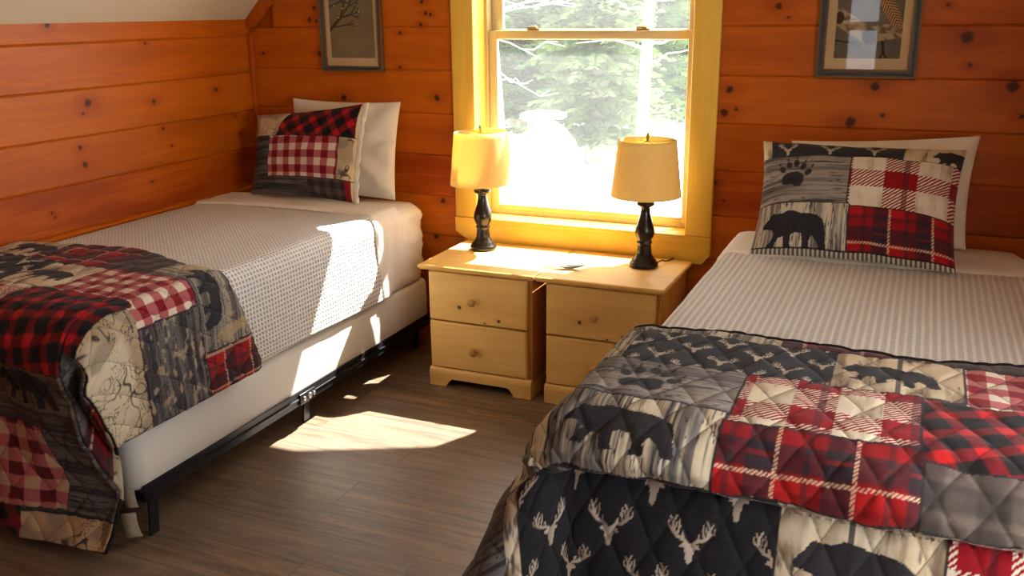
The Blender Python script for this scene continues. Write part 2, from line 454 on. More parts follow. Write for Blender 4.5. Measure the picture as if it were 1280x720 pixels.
def colours_log_print(u, v):
    """Birds on a pale birch log with twigs, u 0..1, v 0..1 up."""
    x = u.ravel(); y = v.ravel() * 1.5
    c = mixc((122, 112, 92), (92, 86, 74), fbm(x * 3, y * 3, 80, 3))
    m = np.zeros(len(x)); rnd = random.Random(9)
    def tw(p, a, l, w, d):
        nonlocal m
        q = (p[0] + math.cos(a) * l, p[1] + math.sin(a) * l)
        m = np.maximum(m, sstep(w * 1.3, w * .6, seg_d(x, y, p, q)))
        if d:
            for da in (-.5, .4): tw(q, a + da + rnd.uniform(-.2, .2), l * .7, w * .65, d - 1)
    tw((.0, .28), -.15, .3, .012, 2); tw((.98, .55), 2.4, .25, .012, 2); tw((.9, 1.25), 3.3, .3, .012, 2); tw((.05, 1.3), .2, .3, .012, 2); tw((.7, .35), -1.4, .25, .02, 1)
    log = np.minimum(seg_d(x, y, (-.1, .72), (.45, .38)) / .13, seg_d(x, y, (.5, .36), (1.1, .46)) / .12)
    lc = mixc((178, 156, 120), (112, 92, 66), sstep(.4, .8, fbm(x * 12 + y * 6, y * 20, 82, 3)))
    c = mixc(c, (44, 36, 30), m * .9)
    k = sstep(1.05, .92, log); c = c * (1 - k[:, None]) + lc * k[:, None]
    for cx, cy, rx, ry in ((.52, .34, .12, .13), (.05, .62, .07, .10), (.22, .92, .16, .05)):
        c = mixc(c, (58, 40, 28), .9 * sstep(1.1, .8, np.hypot((x - cx) / rx, (y - cy) / ry)))
    for cx, cy, rx, ry, t in ((.80, .72, .10, .30, .55), (.26, 1.22, .10, .26, -.4)):
        X = (x - cx) * math.cos(t) + (y - cy) * math.sin(t); Y = -(x - cx) * math.sin(t) + (y - cy) * math.cos(t)
        b = sstep(1.1, .9, np.hypot(X / rx, Y / ry))
        bc = mixc((122, 76, 40), (196, 160, 112), (np.mod(Y / .05 + 2 * np.abs(X) / .1, 1) < .4) * 1.0)
        c = c * (1 - b[:, None]) + bc * b[:, None]
    return lin(c)

import bpy, bmesh
from mathutils import Vector, Matrix

SC = bpy.context.scene
COL = SC.collection
random.seed(7)

# ------------------------------------------------------------------ node helpers
class NT:
    def __init__(self, name):
        self.m = bpy.data.materials.new(name); self.m.use_nodes = True
        self.t = self.m.node_tree; self.t.nodes.clear()
    def n(self, typ, **kw):
        nd = self.t.nodes.new(typ)
        for k, v in kw.items(): setattr(nd, k, v)
        return nd
    def set(self, sock, v):
        if isinstance(v, bpy.types.NodeSocket): self.t.links.new(v, sock)
        elif v is not None: sock.default_value = v
    def math(self, op, a, b=None, c=None, clamp=False):
        nd = self.n('ShaderNodeMath', operation=op, use_clamp=clamp)
        for i, v in enumerate((a, b, c)):
            if v is not None: self.set(nd.inputs[i], v)
        return nd.outputs[0]
    def mix(self, f, a, b):
        nd = self.n('ShaderNodeMix', data_type='RGBA')
        self.set(nd.inputs[0], f); self.set(nd.inputs[6], a); self.set(nd.inputs[7], b)
        return nd.outputs[2]
    def ss(self, lo, hi, v):
        nd = self.n('ShaderNodeMapRange', interpolation_type='SMOOTHSTEP')
        nd.inputs[1].default_value = lo; nd.inputs[2].default_value = hi
        self.set(nd.inputs[0], v)
        return nd.outputs[0]
    def noise(self, vec, scale, detail=3, rough=.5, dist=0.0):
        nd = self.n('ShaderNodeTexNoise')
        self.set(nd.inputs['Vector'], vec); nd.inputs['Scale'].default_value = scale
        nd.inputs['Detail'].default_value = detail; nd.inputs['Roughness'].default_value = rough; nd.inputs['Distortion'].default_value = dist
        return nd.outputs[0]
    def xyz(self, x, y, z):
        nd = self.n('ShaderNodeCombineXYZ')
        for i, v in enumerate((x, y, z)): self.set(nd.inputs[i], v)
        return nd.outputs[0]
    def coords(self, kind='Object'):
        tc = self.n('ShaderNodeTexCoord'); sp = self.n('ShaderNodeSeparateXYZ')
        self.t.links.new(tc.outputs[kind], sp.inputs[0])
        return sp.outputs[0], sp.outputs[1], sp.outputs[2], tc.outputs[kind]
    def bump(self, h, dist=.002, strength=1.0):
        nd = self.n('ShaderNodeBump'); nd.inputs['Strength'].default_value = strength; nd.inputs['Distance'].default_value = dist
        self.set(nd.inputs['Height'], h)
        return nd.outputs[0]
    def bsdf(self, col, rough=.6, spec=.5, metal=0.0, normal=None, **kw):
        nd = self.n('ShaderNodeBsdfPrincipled')
        self.set(nd.inputs['Base Color'], col); self.set(nd.inputs['Roughness'], rough)
        nd.inputs['Specular IOR Level'].default_value = spec; nd.inputs['Metallic'].default_value = metal
        if normal is not None: self.set(nd.inputs['Normal'], normal)
        for k, v in kw.items(): self.set(nd.inputs[k], v)
        return nd.outputs[0]
    def out(self, sh):
        o = self.n('ShaderNodeOutputMaterial'); self.t.links.new(sh, o.inputs[0]); return self.m

def rgb(r, g, b):
    c = lin((r, g, b)); return (float(c[0]), float(c[1]), float(c[2]), 1)

def plain(name, c, rough=.6, spec=.4, metal=0.0, ns=60, amt=.12, **kw):
    t = NT(name); x, y, z, v = t.coords()
    f = t.noise(v, ns, 3)
    d = tuple(max(0, k * (1 - amt)) for k in c)
    return t.out(t.bsdf(t.mix(f, rgb(*d), rgb(*c)), rough, spec, metal, **kw))

# ------------------------------------------------------------------ materials
def pine(name, along, across, depth, knots, z0, pitch, cols, rough=.42, knot_col=(66, 28, 8), spec=.25, fig=.26):
    """Knotty boards: grain runs along one axis, boards stack across another; the knots sit where they are."""
    t = NT(name); c = t.coords(); g, h, d = c[along], c[across], c[depth]
    row = t.math('FLOOR', t.math('DIVIDE', t.math('SUBTRACT', h, z0), pitch))
    wn = t.n('ShaderNodeTexWhiteNoise', noise_dimensions='1D'); t.set(wn.inputs['W'], row)
    rv = wn.outputs['Value']
    gs = t.math('ADD', g, t.math('MULTIPLY', rv, 37.0))
    knot = halo = warp = None
    kn = t.math('MULTIPLY', t.math('SUBTRACT', t.noise(t.xyz(g, h, d), 55, 3), .5), .022)
    for (kx, ky, r) in knots:
        r = r * 1.2
        a = t.math('SUBTRACT', g, kx); b = t.math('SUBTRACT', h, ky)
        dd = t.math('SQRT', t.math('ADD', t.math('MULTIPLY', a, a), t.math('MULTIPLY', t.math('MULTIPLY', b, b), 1.0)))
        dl = t.math('SQRT', t.math('ADD', t.math('MULTIPLY', t.math('MULTIPLY', a, a), .30), t.math('MULTIPLY', b, b)))
        k = t.ss(r * 1.35, r * .55, t.math('ADD', dd, t.math('MULTIPLY', kn, min(1.0, r / .012)))); hl = t.ss(r * 3.6, r * .9, dl)
        w = t.math('MULTIPLY', t.math('MULTIPLY', hl, b), 1.0)
        knot = k if knot is None else t.math('MAXIMUM', knot, k)
        halo = hl if halo is None else t.math('MAXIMUM', halo, hl)
        warp = w if warp is None else t.math('ADD', warp, w)
    hh = h if warp is None else t.math('SUBTRACT', h, t.math('MULTIPLY', warp, .55))
    lf = t.noise(t.xyz(t.math('MULTIPLY', gs, .9), t.math('MULTIPLY', hh, 3.0), t.math('MULTIPLY', d, 3)), 1.6, 2)
    cath = t.math('SINE', t.math('ADD', t.math('MULTIPLY', hh, 120.0), t.math('MULTIPLY', lf, 30.0)))
    cath = t.ss(-.4, 1.0, cath)
    fine = t.noise(t.xyz(t.math('MULTIPLY', gs, 2.5), t.math('MULTIPLY', hh, 130), t.math('MULTIPLY', d, 40)), 1.0, 4, .6)
    patchy = t.noise(t.xyz(t.math('MULTIPLY', gs, 1.3), t.math('MULTIPLY', hh, 7), d), 1.3, 3)
    col = t.mix(t.ss(.3, .7, fine), rgb(*cols[0]), rgb(*cols[1]))
    col = t.mix(t.math('MULTIPLY', cath, fig), col, rgb(*cols[2]))
    col = t.mix(t.math('MULTIPLY', t.ss(.40, .72, patchy), .8), col, rgb(*cols[2]))
    col = t.mix(t.math('MULTIPLY', rv, .55), col, rgb(*cols[3]))
    if halo is not None:
        col = t.mix(t.math('MULTIPLY', halo, .45), col, rgb(*cols[2]))
        col = t.mix(t.math('MULTIPLY', knot, .93), col, rgb(*knot_col))
    nb = t.bump(fine, .0006, .5)
    return t.out(t.bsdf(col, rough, spec, normal=nb))

KN_FAR=[(-2.938,1.661,0.0110),(-2.908,1.720,0.0077),(-2.899,1.653,0.0077),(-3.248,1.492,0.0066),(-2.281,1.743,0.0088),(-2.261,1.687,0.0088),(-2.235,1.683,0.0077),(-2.290,1.635,0.0077),(-2.408,1.598,0.0066),(-2.893,1.494,0.0088),(-2.758,1.274,0.0143),(-2.215,1.288,0.0121),(-2.417,1.432,0.0066),(-2.198,0.771,0.0110),(-2.246,0.582,0.0099),(-0.598,1.704,0.0121),(-0.553,1.658,0.0044),(0.127,1.581,0.0209),(0.151,1.472,0.0077),(0.309,1.396,0.0198),(-0.191,1.385,0.0154),(-0.273,1.236,0.0187),(-0.780,1.359,0.0132),(-0.799,1.259,0.0143),(-0.748,1.275,0.0066),(-0.152,1.270,0.0066),(0.045,1.702,0.0066),(0.354,1.281,0.0099),(-0.818,0.947,0.0077),(-0.781,0.870,0.0055)]
KN_LEFT=[(3.040,1.331,0.0153),(3.423,1.304,0.0108),(3.007,1.290,0.0054),(3.861,1.325,0.0090),(2.888,1.661,0.0099),(3.412,1.570,0.0072),(3.464,1.172,0.0072),(3.989,1.178,0.0054),(4.021,1.082,0.0063),(2.965,1.147,0.0090),(2.982,1.071,0.0117),(3.358,0.934,0.0054),(2.774,0.899,0.0054),(2.786,0.876,0.0054),(3.509,1.086,0.0054),(4.048,0.993,0.0063)]
WALLC = ((196, 96, 12), (180, 80, 6), (148, 54, 3), (206, 112, 20))
M = {}
M['wall_far'] = pine('pine_boards_far', 0, 2, 1, KN_FAR, -.031, .207, WALLC)
M['wall_left'] = pine('pine_boards_left', 1, 2, 0, KN_LEFT, .01, .1975, WALLC)
M['wall_plain'] = pine('pine_boards', 1, 2, 0, [], .01, .2, WALLC)
M['trim'] = pine('pine_trim', 2, 0, 1, [], 0, 9, WALLC)
CAS = ((238, 194, 84), (232, 184, 72), (218, 164, 56), (240, 198, 92))
M['casing_v'] = pine('pine_casing_upright', 2, 0, 1, [], 0, 9, CAS, .36, fig=.12)
M['casing_h'] = pine('pine_casing_level', 0, 2, 1, [(-1.96, .62, .009), (-1.80, .66, .011)], 0, 9, CAS, (.36), (96, 48, 16), fig=.12)
NSC = ((242, 198, 118), (235, 187, 102), (218, 164, 80), (244, 204, 130))
M['ns_front'] = pine('nightstand_pine', 0, 2, 1, [], 0, 9, NSC, .40)
M['ns_drawer'] = pine('nightstand_drawer_pine', 0, 2, 1, [(-.095, .398, .008), (.03, .335, .004), (.10, .355, .006)], 0, 9, NSC, .40, (70, 36, 14))
M['ns_top'] = pine('nightstand_top_pine', 0, 1, 2, [], 0, 9, NSC, .34)
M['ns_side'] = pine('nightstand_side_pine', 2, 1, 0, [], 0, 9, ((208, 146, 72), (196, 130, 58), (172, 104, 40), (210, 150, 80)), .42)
M['vinyl'] = plain('window_vinyl', (212, 194, 150), .35, .4, amt=.05)
M['ceiling'] = plain('ceiling_plaster', (214, 196, 166), .9, .1, ns=160, amt=.08)
M['gilt'] = plain('gilt_edge', (132, 92, 46), .45, .5, .4)
M['frame_grey'] = plain('grey_blue_frame', (84, 88, 86), .5, .4, ns=120, amt=.3)
M['mat_board'] = plain('cream_mat_board', (206, 178, 134), .9, .1, ns=200, amt=.05)
M['black_metal'] = plain('black_steel', (38, 38, 42), .38, .5, .5)
M['bolt'] = plain('bolt_steel', (170, 172, 176), .3, .5, .9)
M['bronze'] = plain('dark_bronze', (52, 43, 34), .26, .6, .5, ns=40, amt=.4)
M['brass'] = plain('brass', (186, 150, 70), .3, .5, .9)
M['bulb'] = plain('bulb_glass', (236, 232, 224), .3, .5)
M['cord'] = plain('black_cord', (24, 22, 22), .5, .4)
M['black_bind'] = plain('black_binding', (30, 28, 30), .85, .15, ns=300)
M['knob'] = plain('pine_knob', (204, 150, 82), .35, .45, ns=90, amt=.15)
M['leaf'] = plain('dark_leaf', (26, 17, 9), .5, .5, ns=90, amt=.4)
M['tag'] = plain('white_tag', (168, 156, 134), .8, .1)
M['white_weave'] = None

def floor_material():
    t = NT('vinyl_planks'); x, y, z, v = t.coords()
    pw, pl = .178, 1.22
    row = t.math('FLOOR', t.math('DIVIDE', y, pw))
    w1 = t.n('ShaderNodeTexWhiteNoise', noise_dimensions='1D'); t.set(w1.inputs['W'], row)
    xs = t.math('ADD', x, t.math('MULTIPLY', w1.outputs['Value'], pl))
    colm = t.math('FLOOR', t.math('DIVIDE', xs, pl))
    w2 = t.n('ShaderNodeTexWhiteNoise', noise_dimensions='2D'); t.set(w2.inputs['Vector'], t.xyz(row, colm, 0))
    rv = w2.outputs['Value']
    gx = t.math('ADD', x, t.math('MULTIPLY', rv, 53))
    a = t.noise(t.xyz(t.math('MULTIPLY', gx, 1.6), t.math('MULTIPLY', y, 22), 0), 1.0, 5, .6, .6)
    b = t.noise(t.xyz(t.math('MULTIPLY', gx, 4), t.math('MULTIPLY', y, 120), 0), 1.0, 4, .6)
    wv = t.noise(t.xyz(t.math('MULTIPLY', gx, 1.2), t.math('MULTIPLY', y, 6), 0), 1.2, 2)
    ring = t.ss(.3, 1, t.math('SINE', t.math('ADD', t.math('MULTIPLY', y, 130), t.math('MULTIPLY', wv, 60))))
    col = t.mix(t.ss(.3, .7, a), rgb(78, 58, 43), rgb(142, 115, 88))
    col = t.mix(t.math('MULTIPLY', t.ss(.4, .7, b), .5), col, rgb(60, 46, 36))
    col = t.mix(t.math('MULTIPLY', ring, .22), col, rgb(164, 132, 96))
    col = t.mix(t.math('MULTIPLY', rv, .45), col, rgb(118, 102, 88))
    fy = t.math('FRACT', t.math('DIVIDE', y, pw)); fx = t.math('FRACT', t.math('DIVIDE', xs, pl))
    ey = t.math('MULTIPLY', t.math('MINIMUM', fy, t.math('SUBTRACT', 1, fy)), pw); ex = t.math('MULTIPLY', t.math('MINIMUM', fx, t.math('SUBTRACT', 1, fx)), pl)
    e = t.ss(.003, .0008, t.math('MINIMUM', ex, ey))
    col = t.mix(t.math('MULTIPLY', e, .7), col, rgb(30, 22, 18))
    h = t.math('SUBTRACT', t.math('MULTIPLY', b, .25), e)
    return t.out(t.bsdf(col, t.math('ADD', .36, t.math('MULTIPLY', b, .12)), .9, normal=t.bump(h, .0008, .6)))
M['floor'] = floor_material()

def printed(name):
    t = NT(name)
    at = t.n('ShaderNodeAttribute', attribute_name='print')
    x, y, z, v = t.coords()
    f = t.noise(v, 900, 2)
    col = t.mix(t.math('MULTIPLY', f, .18), at.outputs['Color'], (0.02, .018, .018, 1))
    return t.out(t.bsdf(col, .9, .12, normal=t.bump(t.noise(v, 140, 3), .0015, .5), **{'Sheen Weight': .08}))
M['print'] = printed('printed_patchwork_cotton')

def flat_print(name):
    t = NT(name); at = t.n('ShaderNodeAttribute', attribute_name='print')
    x, y, z, v = t.coords(); f = t.noise(v, 300, 2)
    return t.out(t.bsdf(t.mix(t.math('MULTIPLY', f, .1), at.outputs['Color'], (.1, .08, .05, 1)), .8, .1))
M['paper'] = flat_print('printed_paper')

def waffle(name, c, pu, pv, depth):
    t = NT(name); uv = t.n('ShaderNodeUVMap'); sp = t.n('ShaderNodeSeparateXYZ'); t.t.links.new(uv.outputs[0], sp.inputs[0])
    a = t.math('PINGPONG', sp.outputs[0], pu / 2); b = t.math('PINGPONG', sp.outputs[1], pv / 2)
    ha = t.ss(pu * .12, pu * .36, a); hb = t.ss(pv * .12, pv * .36, b)
    pit = t.math('MULTIPLY', ha, hb)
    x, y, z, v = t.coords()
    th = t.noise(v, 700, 2)
    h = t.math('ADD', t.math('SUBTRACT', 1, pit), t.math('MULTIPLY', th, .15))
    dk = tuple(k * .80 for k in c)
    col = t.mix(t.math('MULTIPLY', pit, .9), rgb(*c), rgb(*dk))  # pits coloured darker, standing in for shade inside the weave
    return t.out(t.bsdf(col, .95, .08, normal=t.bump(h, depth, 1.0)))
M['waffle'] = waffle('white_waffle_cotton', (230, 226, 220), .019, .019, .007)
M['ribbed'] = waffle('white_ribbed_cotton', (230, 226, 220), .022, .012, .004)

def cotton(name, c, ns=40, dist=.002):
    t = NT(name); x, y, z, v = t.coords()
    n = t.noise(v, ns, 3); f = t.noise(v, 900, 2)
    col = t.mix(t.math('MULTIPLY', f, .25), rgb(*c), rgb(*[k * .9 for k in c]))
    return t.out(t.bsdf(col, .92, .1, normal=t.bump(n, dist, .6), **{'Sheen Weight': .1}))
M['sheet'] = cotton('white_cotton_sheet', (236, 226, 206))
M['pillow'] = cotton('white_pillow_cotton', (232, 222, 206), 14, .006)
M['boxfabric'] = cotton('box_spring_fabric', (226, 222, 212), 300, .0006)
M['band'] = cotton('blanket_underside', (232, 224, 212), 60, .002)

def shade_material():
    t = NT('linen_lamp_shade'); x, y, z, v = t.coords()
    a = t.noise(t.xyz(t.math('MULTIPLY', x, 60), t.math('MULTIPLY', y, 60), t.math('MULTIPLY', z, 900)), 1, 2)
    b = t.noise(t.xyz(t.math('MULTIPLY', x, 700), t.math('MULTIPLY', y, 700), t.math('MULTIPLY', z, 60)), 1, 2)
    f = t.math('MULTIPLY', t.math('ADD', a, b), .5)
    col = t.mix(t.ss(.3, .7, f), rgb(242, 228, 172), rgb(226, 208, 142))
    d = t.n('ShaderNodeBsdfDiffuse'); t.set(d.inputs[0], col)
    tr = t.n('ShaderNodeBsdfTranslucent'); t.set(tr.inputs[0], t.mix(.5, col, rgb(244, 206, 104)))
    mx = t.n('ShaderNodeMixShader'); mx.inputs[0].default_value = .45
    t.t.links.new(d.outputs[0], mx.inputs[1]); t.t.links.new(tr.outputs[0], mx.inputs[2])
    return t.out(mx.outputs[0])
M['shade'] = shade_material()

def pane_material(name, haze, gl):
    t = NT(name)
    tp = t.n('ShaderNodeBsdfTransparent')
    tr = t.n('ShaderNodeBsdfTranslucent'); tr.inputs[0].default_value = (.92, .95, .92, 1)
    x, y, z, v = t.coords(); f = t.math('MULTIPLY', t.ss(.2, .8, t.noise(v, 3, 3)), haze * .35)
    mx = t.n('ShaderNodeMixShader'); t.set(mx.inputs[0], t.math('ADD', f, haze * .8))
    t.t.links.new(tp.outputs[0], mx.inputs[1]); t.t.links.new(tr.outputs[0], mx.inputs[2])
    g = t.n('ShaderNodeBsdfGlossy'); g.inputs['Roughness'].default_value = .02
    fr = t.n('ShaderNodeFresnel'); fr.inputs[0].default_value = 1.45
    ge = t.n('ShaderNodeNewGeometry')
    m2 = t.n('ShaderNodeMixShader'); t.set(m2.inputs[0], t.math('MULTIPLY', t.math('MULTIPLY', fr.outputs[0], gl), t.math('SUBTRACT', 1, ge.outputs['Backfacing'])))
    t.t.links.new(mx.outputs[0], m2.inputs[1]); t.t.links.new(g.outputs[0], m2.inputs[2])
    return t.out(m2.outputs[0])
M['pane'] = pane_material('hazy_window_pane', .022, .6)  # translucent white mixed into the glass imitates glare over the view
M['picture_glass'] = pane_material('picture_glass', .0, 1.0)

def foliage(name, c1, c2):
    t = NT(name); oi = t.n('ShaderNodeObjectInfo'); x, y, z, v = t.coords()
    col = t.mix(t.noise(v, 2.5, 3), rgb(*c1), rgb(*c2))
    d = t.n('ShaderNodeBsdfDiffuse'); t.set(d.inputs[0], col); tr = t.n('ShaderNodeBsdfTranslucent'); t.set(tr.inputs[0], col)
    mx = t.n('ShaderNodeMixShader'); mx.inputs[0].default_value = .4
    t.t.links.new(d.outputs[0], mx.inputs[1]); t.t.links.new(tr.outputs[0], mx.inputs[2])
    return t.out(mx.outputs[0])
M['needles'] = foliage('spruce_needles', (52, 76, 42), (92, 112, 66))
M['needles2'] = foliage('fir_needles', (74, 94, 58), (116, 130, 86))
M['bark'] = plain('grey_bark', (150, 140, 130), .9, .1, ns=12, amt=.4)
M['twig'] = plain('pale_twig', (222, 216, 206), .9, .1, ns=12, amt=.15)
def birch_material():
    t = NT('birch_bark'); x, y, z, v = t.coords()
    n = t.noise(t.xyz(t.math('MULTIPLY', x, 4), t.math('MULTIPLY', y, 4), t.math('MULTIPLY', z, 22)), 1, 3)
    return t.out(t.bsdf(t.mix(t.ss(.62, .72, n), rgb(196, 190, 184), rgb(96, 88, 84)), .8, .1))
M['birch'] = birch_material()
def snow_material():
    t = NT('snow'); x, y, z, v = t.coords(); n = t.noise(v, 1.5, 4)
    return t.out(t.bsdf(t.mix(n, rgb(236, 238, 242), rgb(246, 247, 248)), .8, .2, normal=t.bump(n, .1, .4)))
M['snow'] = snow_material()
M['roof'] = plain('roof_boards', (120, 86, 56), .8, .2)

# ------------------------------------------------------------------ mesh helpers
class MB:
    def __init__(self): self.v = []; self.f = []; self.sm = []
    def add(self, vs, fs, smooth=False):
        b = len(self.v); self.v += [tuple(p) for p in vs]
        self.f += [tuple(b + i for i in f) for f in fs]; self.sm += [smooth] * len(fs)
        return self
    def box(self, x0, x1, y0, y1, z0, z1, bev=0.0, seg=2):
        if bev <= 0:
            vs = [(x, y, z) for z in (z0, z1) for y in (y0, y1) for x in (x0, x1)]
            return self.add(vs, [(0, 2, 3, 1), (4, 5, 7, 6), (0, 1, 5, 4), (2, 6, 7, 3), (0, 4, 6, 2), (1, 3, 7, 5)])
        bm = bmesh.new(); bmesh.ops.create_cube(bm, size=1)
        for v in bm.verts: v.co = ((x0 + x1) / 2 + v.co.x * (x1 - x0), (y0 + y1) / 2 + v.co.y * (y1 - y0), (z0 + z1) / 2 + v.co.z * (z1 - z0))
        bmesh.ops.bevel(bm, geom=list(bm.edges), offset=bev, segments=seg, affect='EDGES', profile=.5)
        return self.bm(bm, True)
    def bm(self, bm, smooth=False):
        bm.verts.ensure_lookup_table(); bm.verts.index_update()
        self.add([v.co[:] for v in bm.verts], [[v.index for v in f.verts] for f in bm.faces], smooth); bm.free(); return self
    def prism(self, pts, axis, a0, a1, smooth=False):
        """Polygon pts (p, q) extruded along axis 0/1/2 from a0 to a1; (p, q) fill the other two axes in order."""
        def mk(p, q, a):
            r = [p, q]; r.insert(axis, a); return r
        n = len(pts)
        vs = [mk(p, q, a0) for p, q in pts] + [mk(p, q, a1) for p, q in pts]
        fs = [tuple(range(n)), tuple(range(2 * n - 1, n - 1, -1))] + [(i, i + n, (i + 1) % n + n, (i + 1) % n) for i in range(n)]
        return self.add(vs, fs, smooth)
    def lathe(self, prof, c=(0, 0, 0), n=40, cap=True):
        vs = []; fs = []
        for r, z in prof:
            for k in range(n):
                a = 2 * math.pi * k / n; vs.append((c[0] + r * math.cos(a), c[1] + r * math.sin(a), c[2] + z))
        for i in range(len(prof) - 1):
            for k in range(n):
                k2 = (k + 1) % n; fs.append((i * n + k, i * n + k2, (i + 1) * n + k2, (i + 1) * n + k))
        self.add(vs, fs, True)
        if cap:
            b = len(self.v) - len(vs)
            self.f += [tuple(b + k for k in range(n - 1, -1, -1)), tuple(b + (len(prof) - 1) * n + k for k in range(n))]; self.sm += [False, False]
        return self
    def tube(self, pts, r, n=8, closed=False):
        pts = [Vector(p) for p in pts]; m = len(pts); vs = []; fs = []
        up = Vector((0, 0, 1)); prev = None
        for i, p in enumerate(pts):
            a = pts[(i + 1) % m] if (closed or i < m - 1) else p; b = pts[i - 1] if (closed or i > 0) else p
            d = (a - b); d = d.normalized() if d.length > 1e-9 else Vector((1, 0, 0))
            if prev is None:
                s = d.cross(up); s = d.cross(Vector((1, 0, 0))) if s.length < 1e-4 else s
            else: s = prev - d * prev.dot(d)
            s = s.normalized() if s.length > 1e-9 else Vector((1, 0, 0)); prev = s; t = d.cross(s)
            rr = r[i] if hasattr(r, '__len__') else r
            for k in range(n):
                an = 2 * math.pi * k / n; vs.append(p + (s * math.cos(an) + t * math.sin(an)) * rr)
        L = m if closed else m - 1
        for i in range(L):
            j = (i + 1) % m
            for k in range(n):
                k2 = (k + 1) % n; fs.append((i * n + k, i * n + k2, j * n + k2, j * n + k))
        if not closed: fs += [tuple(range(n - 1, -1, -1)), tuple((m - 1) * n + k for k in range(n))]
        return self.add(vs, fs, True)
    def build(self, name, mat, parent=None):
        me = bpy.data.meshes.new(name)
        off = tuple(parent_base(parent)) if parent else (0, 0, 0)
        me.from_pydata([(p[0] - off[0], p[1] - off[1], p[2] - off[2]) for p in self.v], [], self.f)
        me.polygons.foreach_set('use_smooth', self.sm); me.materials.append(mat); me.validate()
        bm = bmesh.new(); bm.from_mesh(me); bmesh.ops.recalc_face_normals(bm, faces=bm.faces); bm.to_mesh(me); bm.free()
        o = bpy.data.objects.new(name, me); COL.objects.link(o)
        if parent: o.parent = parent
        return o

def parent_base(p):
    b = Vector((0, 0, 0))
    while p is not None:
        b = b + p.location; p = p.parent
    return b

def grid_object(name, P, uv, col, mat, parent=None, flip=False, wrap=False):
    ny, nx = P.shape[:2]
    off = np.array(parent_base(parent)) if parent else np.zeros(3)
    V = (P.reshape(-1, 3) - off).astype(np.float32)
    i = np.arange(ny - 1)[:, None] * nx + np.arange(nx - 1)[None, :]
    q = np.stack([i, i + 1, i + nx + 1, i + nx], -1).reshape(-1, 4)
    if flip: q = q[:, ::-1]
    return raw_object(name, V, q, uv, col, mat, parent)

def raw_object(name, V, q, uv, col, mat, parent=None):
    me = bpy.data.meshes.new(name)
    me.vertices.add(len(V)); me.vertices.foreach_set('co', np.ascontiguousarray(V, np.float32).ravel())
    me.loops.add(q.size); me.polygons.add(len(q))
    me.loops.foreach_set('vertex_index', np.ascontiguousarray(q, np.int32).ravel())
    me.polygons.foreach_set('loop_start', np.arange(0, q.size, q.shape[1], dtype=np.int32))
    me.update(calc_edges=True)
    me.polygons.foreach_set('use_smooth', np.ones(len(q), bool))
    if uv is not None:
        l = me.uv_layers.new(name='cloth'); l.data.foreach_set('uv', uv.reshape(-1, 2)[q.ravel()].astype(np.float32).ravel())
    if col is not None:
        a = me.attributes.new('print', 'FLOAT_COLOR', 'POINT')
        a.data.foreach_set('color', np.concatenate([col, np.ones((len(col), 1))], 1).astype(np.float32).ravel())
    me.materials.append(mat); me.validate()
    o = bpy.data.objects.new(name, me); COL.objects.link(o)
    if parent: o.parent = parent
    return o

def tag(o, label=None, cat=None, group=None, kind=None):
    if label: o['label'] = label
    if cat: o['category'] = cat
    if group: o['group'] = group
    if kind: o['kind'] = kind
    return o

def thing(name, loc, label, cat, group=None, kind=None):
    o = bpy.data.objects.new(name, None); o.empty_display_size = .05; COL.objects.link(o); o.location = loc
    return tag(o, label, cat, group, kind)

def struct(mb, name, mat, label=None): return tag(mb.build(name, mat), label, None, None, 'structure')

def copy_tree(o, parent=None):
    c = o.copy(); COL.objects.link(c)
    if parent: c.parent = parent
    for ch in list(o.children): copy_tree(ch, c)
    return c

SUN_D = (-.335, -.65, -1.0)
SUN_E = 30.0
SKY = 6.0
FILL = 38
FILL_C = (.95, .98, 1.0)
EXPO = 0.25

YW = 4.16          # inner face of the window wall
XL = -3.33         # inner face of the left wall
XR = 0.73
YN = -2.0
RIDGE_X, EAVE_Z = -1.30, 1.667
RIDGE_Z = EAVE_Z + (RIDGE_X - XL)
WX0, WX1, WZ0, WZ1 = -2.0, -0.945, .70, 2.46      # window opening

# ================================================================== room shell
struct(MB().box(XL - .25, XR + .25, YN - .2, YW + .2, -.12, 0), 'floor', M['floor'], 'dark brown wood-look plank floor')

def gable(x): return EAVE_Z + min(x - XL, XR - x)

def boards(mb, axis, face, a0, a1, z0, z1, sgn, zs, lim=None):
    """One course of boards per z interval, with eased edges that leave a fine groove; axis is the grain axis, face the wall plane."""
    for i in range(len(zs) - 1):
        lo, hi = max(zs[i], z0), min(zs[i + 1], z1)
        if hi - lo < .004: continue
        e = .006; b = face + sgn * .03
        p0, p1 = a0, a1
        if lim: p0, p1 = max(a0, lim(hi)[0]), min(a1, lim(hi)[1])
        if p1 - p0 < .02: continue
        prof = [(b, lo), (face + sgn * e, lo), (face, lo + e), (face, hi - e), (face + sgn * e, hi), (b, hi)]
        if axis == 0: mb.prism([(y, z) for y, z in prof], 0, p0, p1)
        else: mb.prism([(x, z) for x, z in prof], 1, p0, p1)

FZ = [-.031 + .207 * k for k in range(20)]
lim = lambda z: (XL, XR) if z <= EAVE_Z else (XL + z - EAVE_Z, XR - (z - EAVE_Z))
mb = MB()
boards(mb, 0, YW, XL, WX0 - .012, 0, 4, 1, FZ, lim); boards(mb, 0, YW, WX1 + .012, XR, 0, 4, 1, FZ, lim)
boards(mb, 0, YW, WX0 - .012, WX1 + .012, 0, WZ0 - .02, 1, FZ, lim); boards(mb, 0, YW, WX0 - .012, WX1 + .012, WZ1 + .012, 4, 1, FZ, lim)
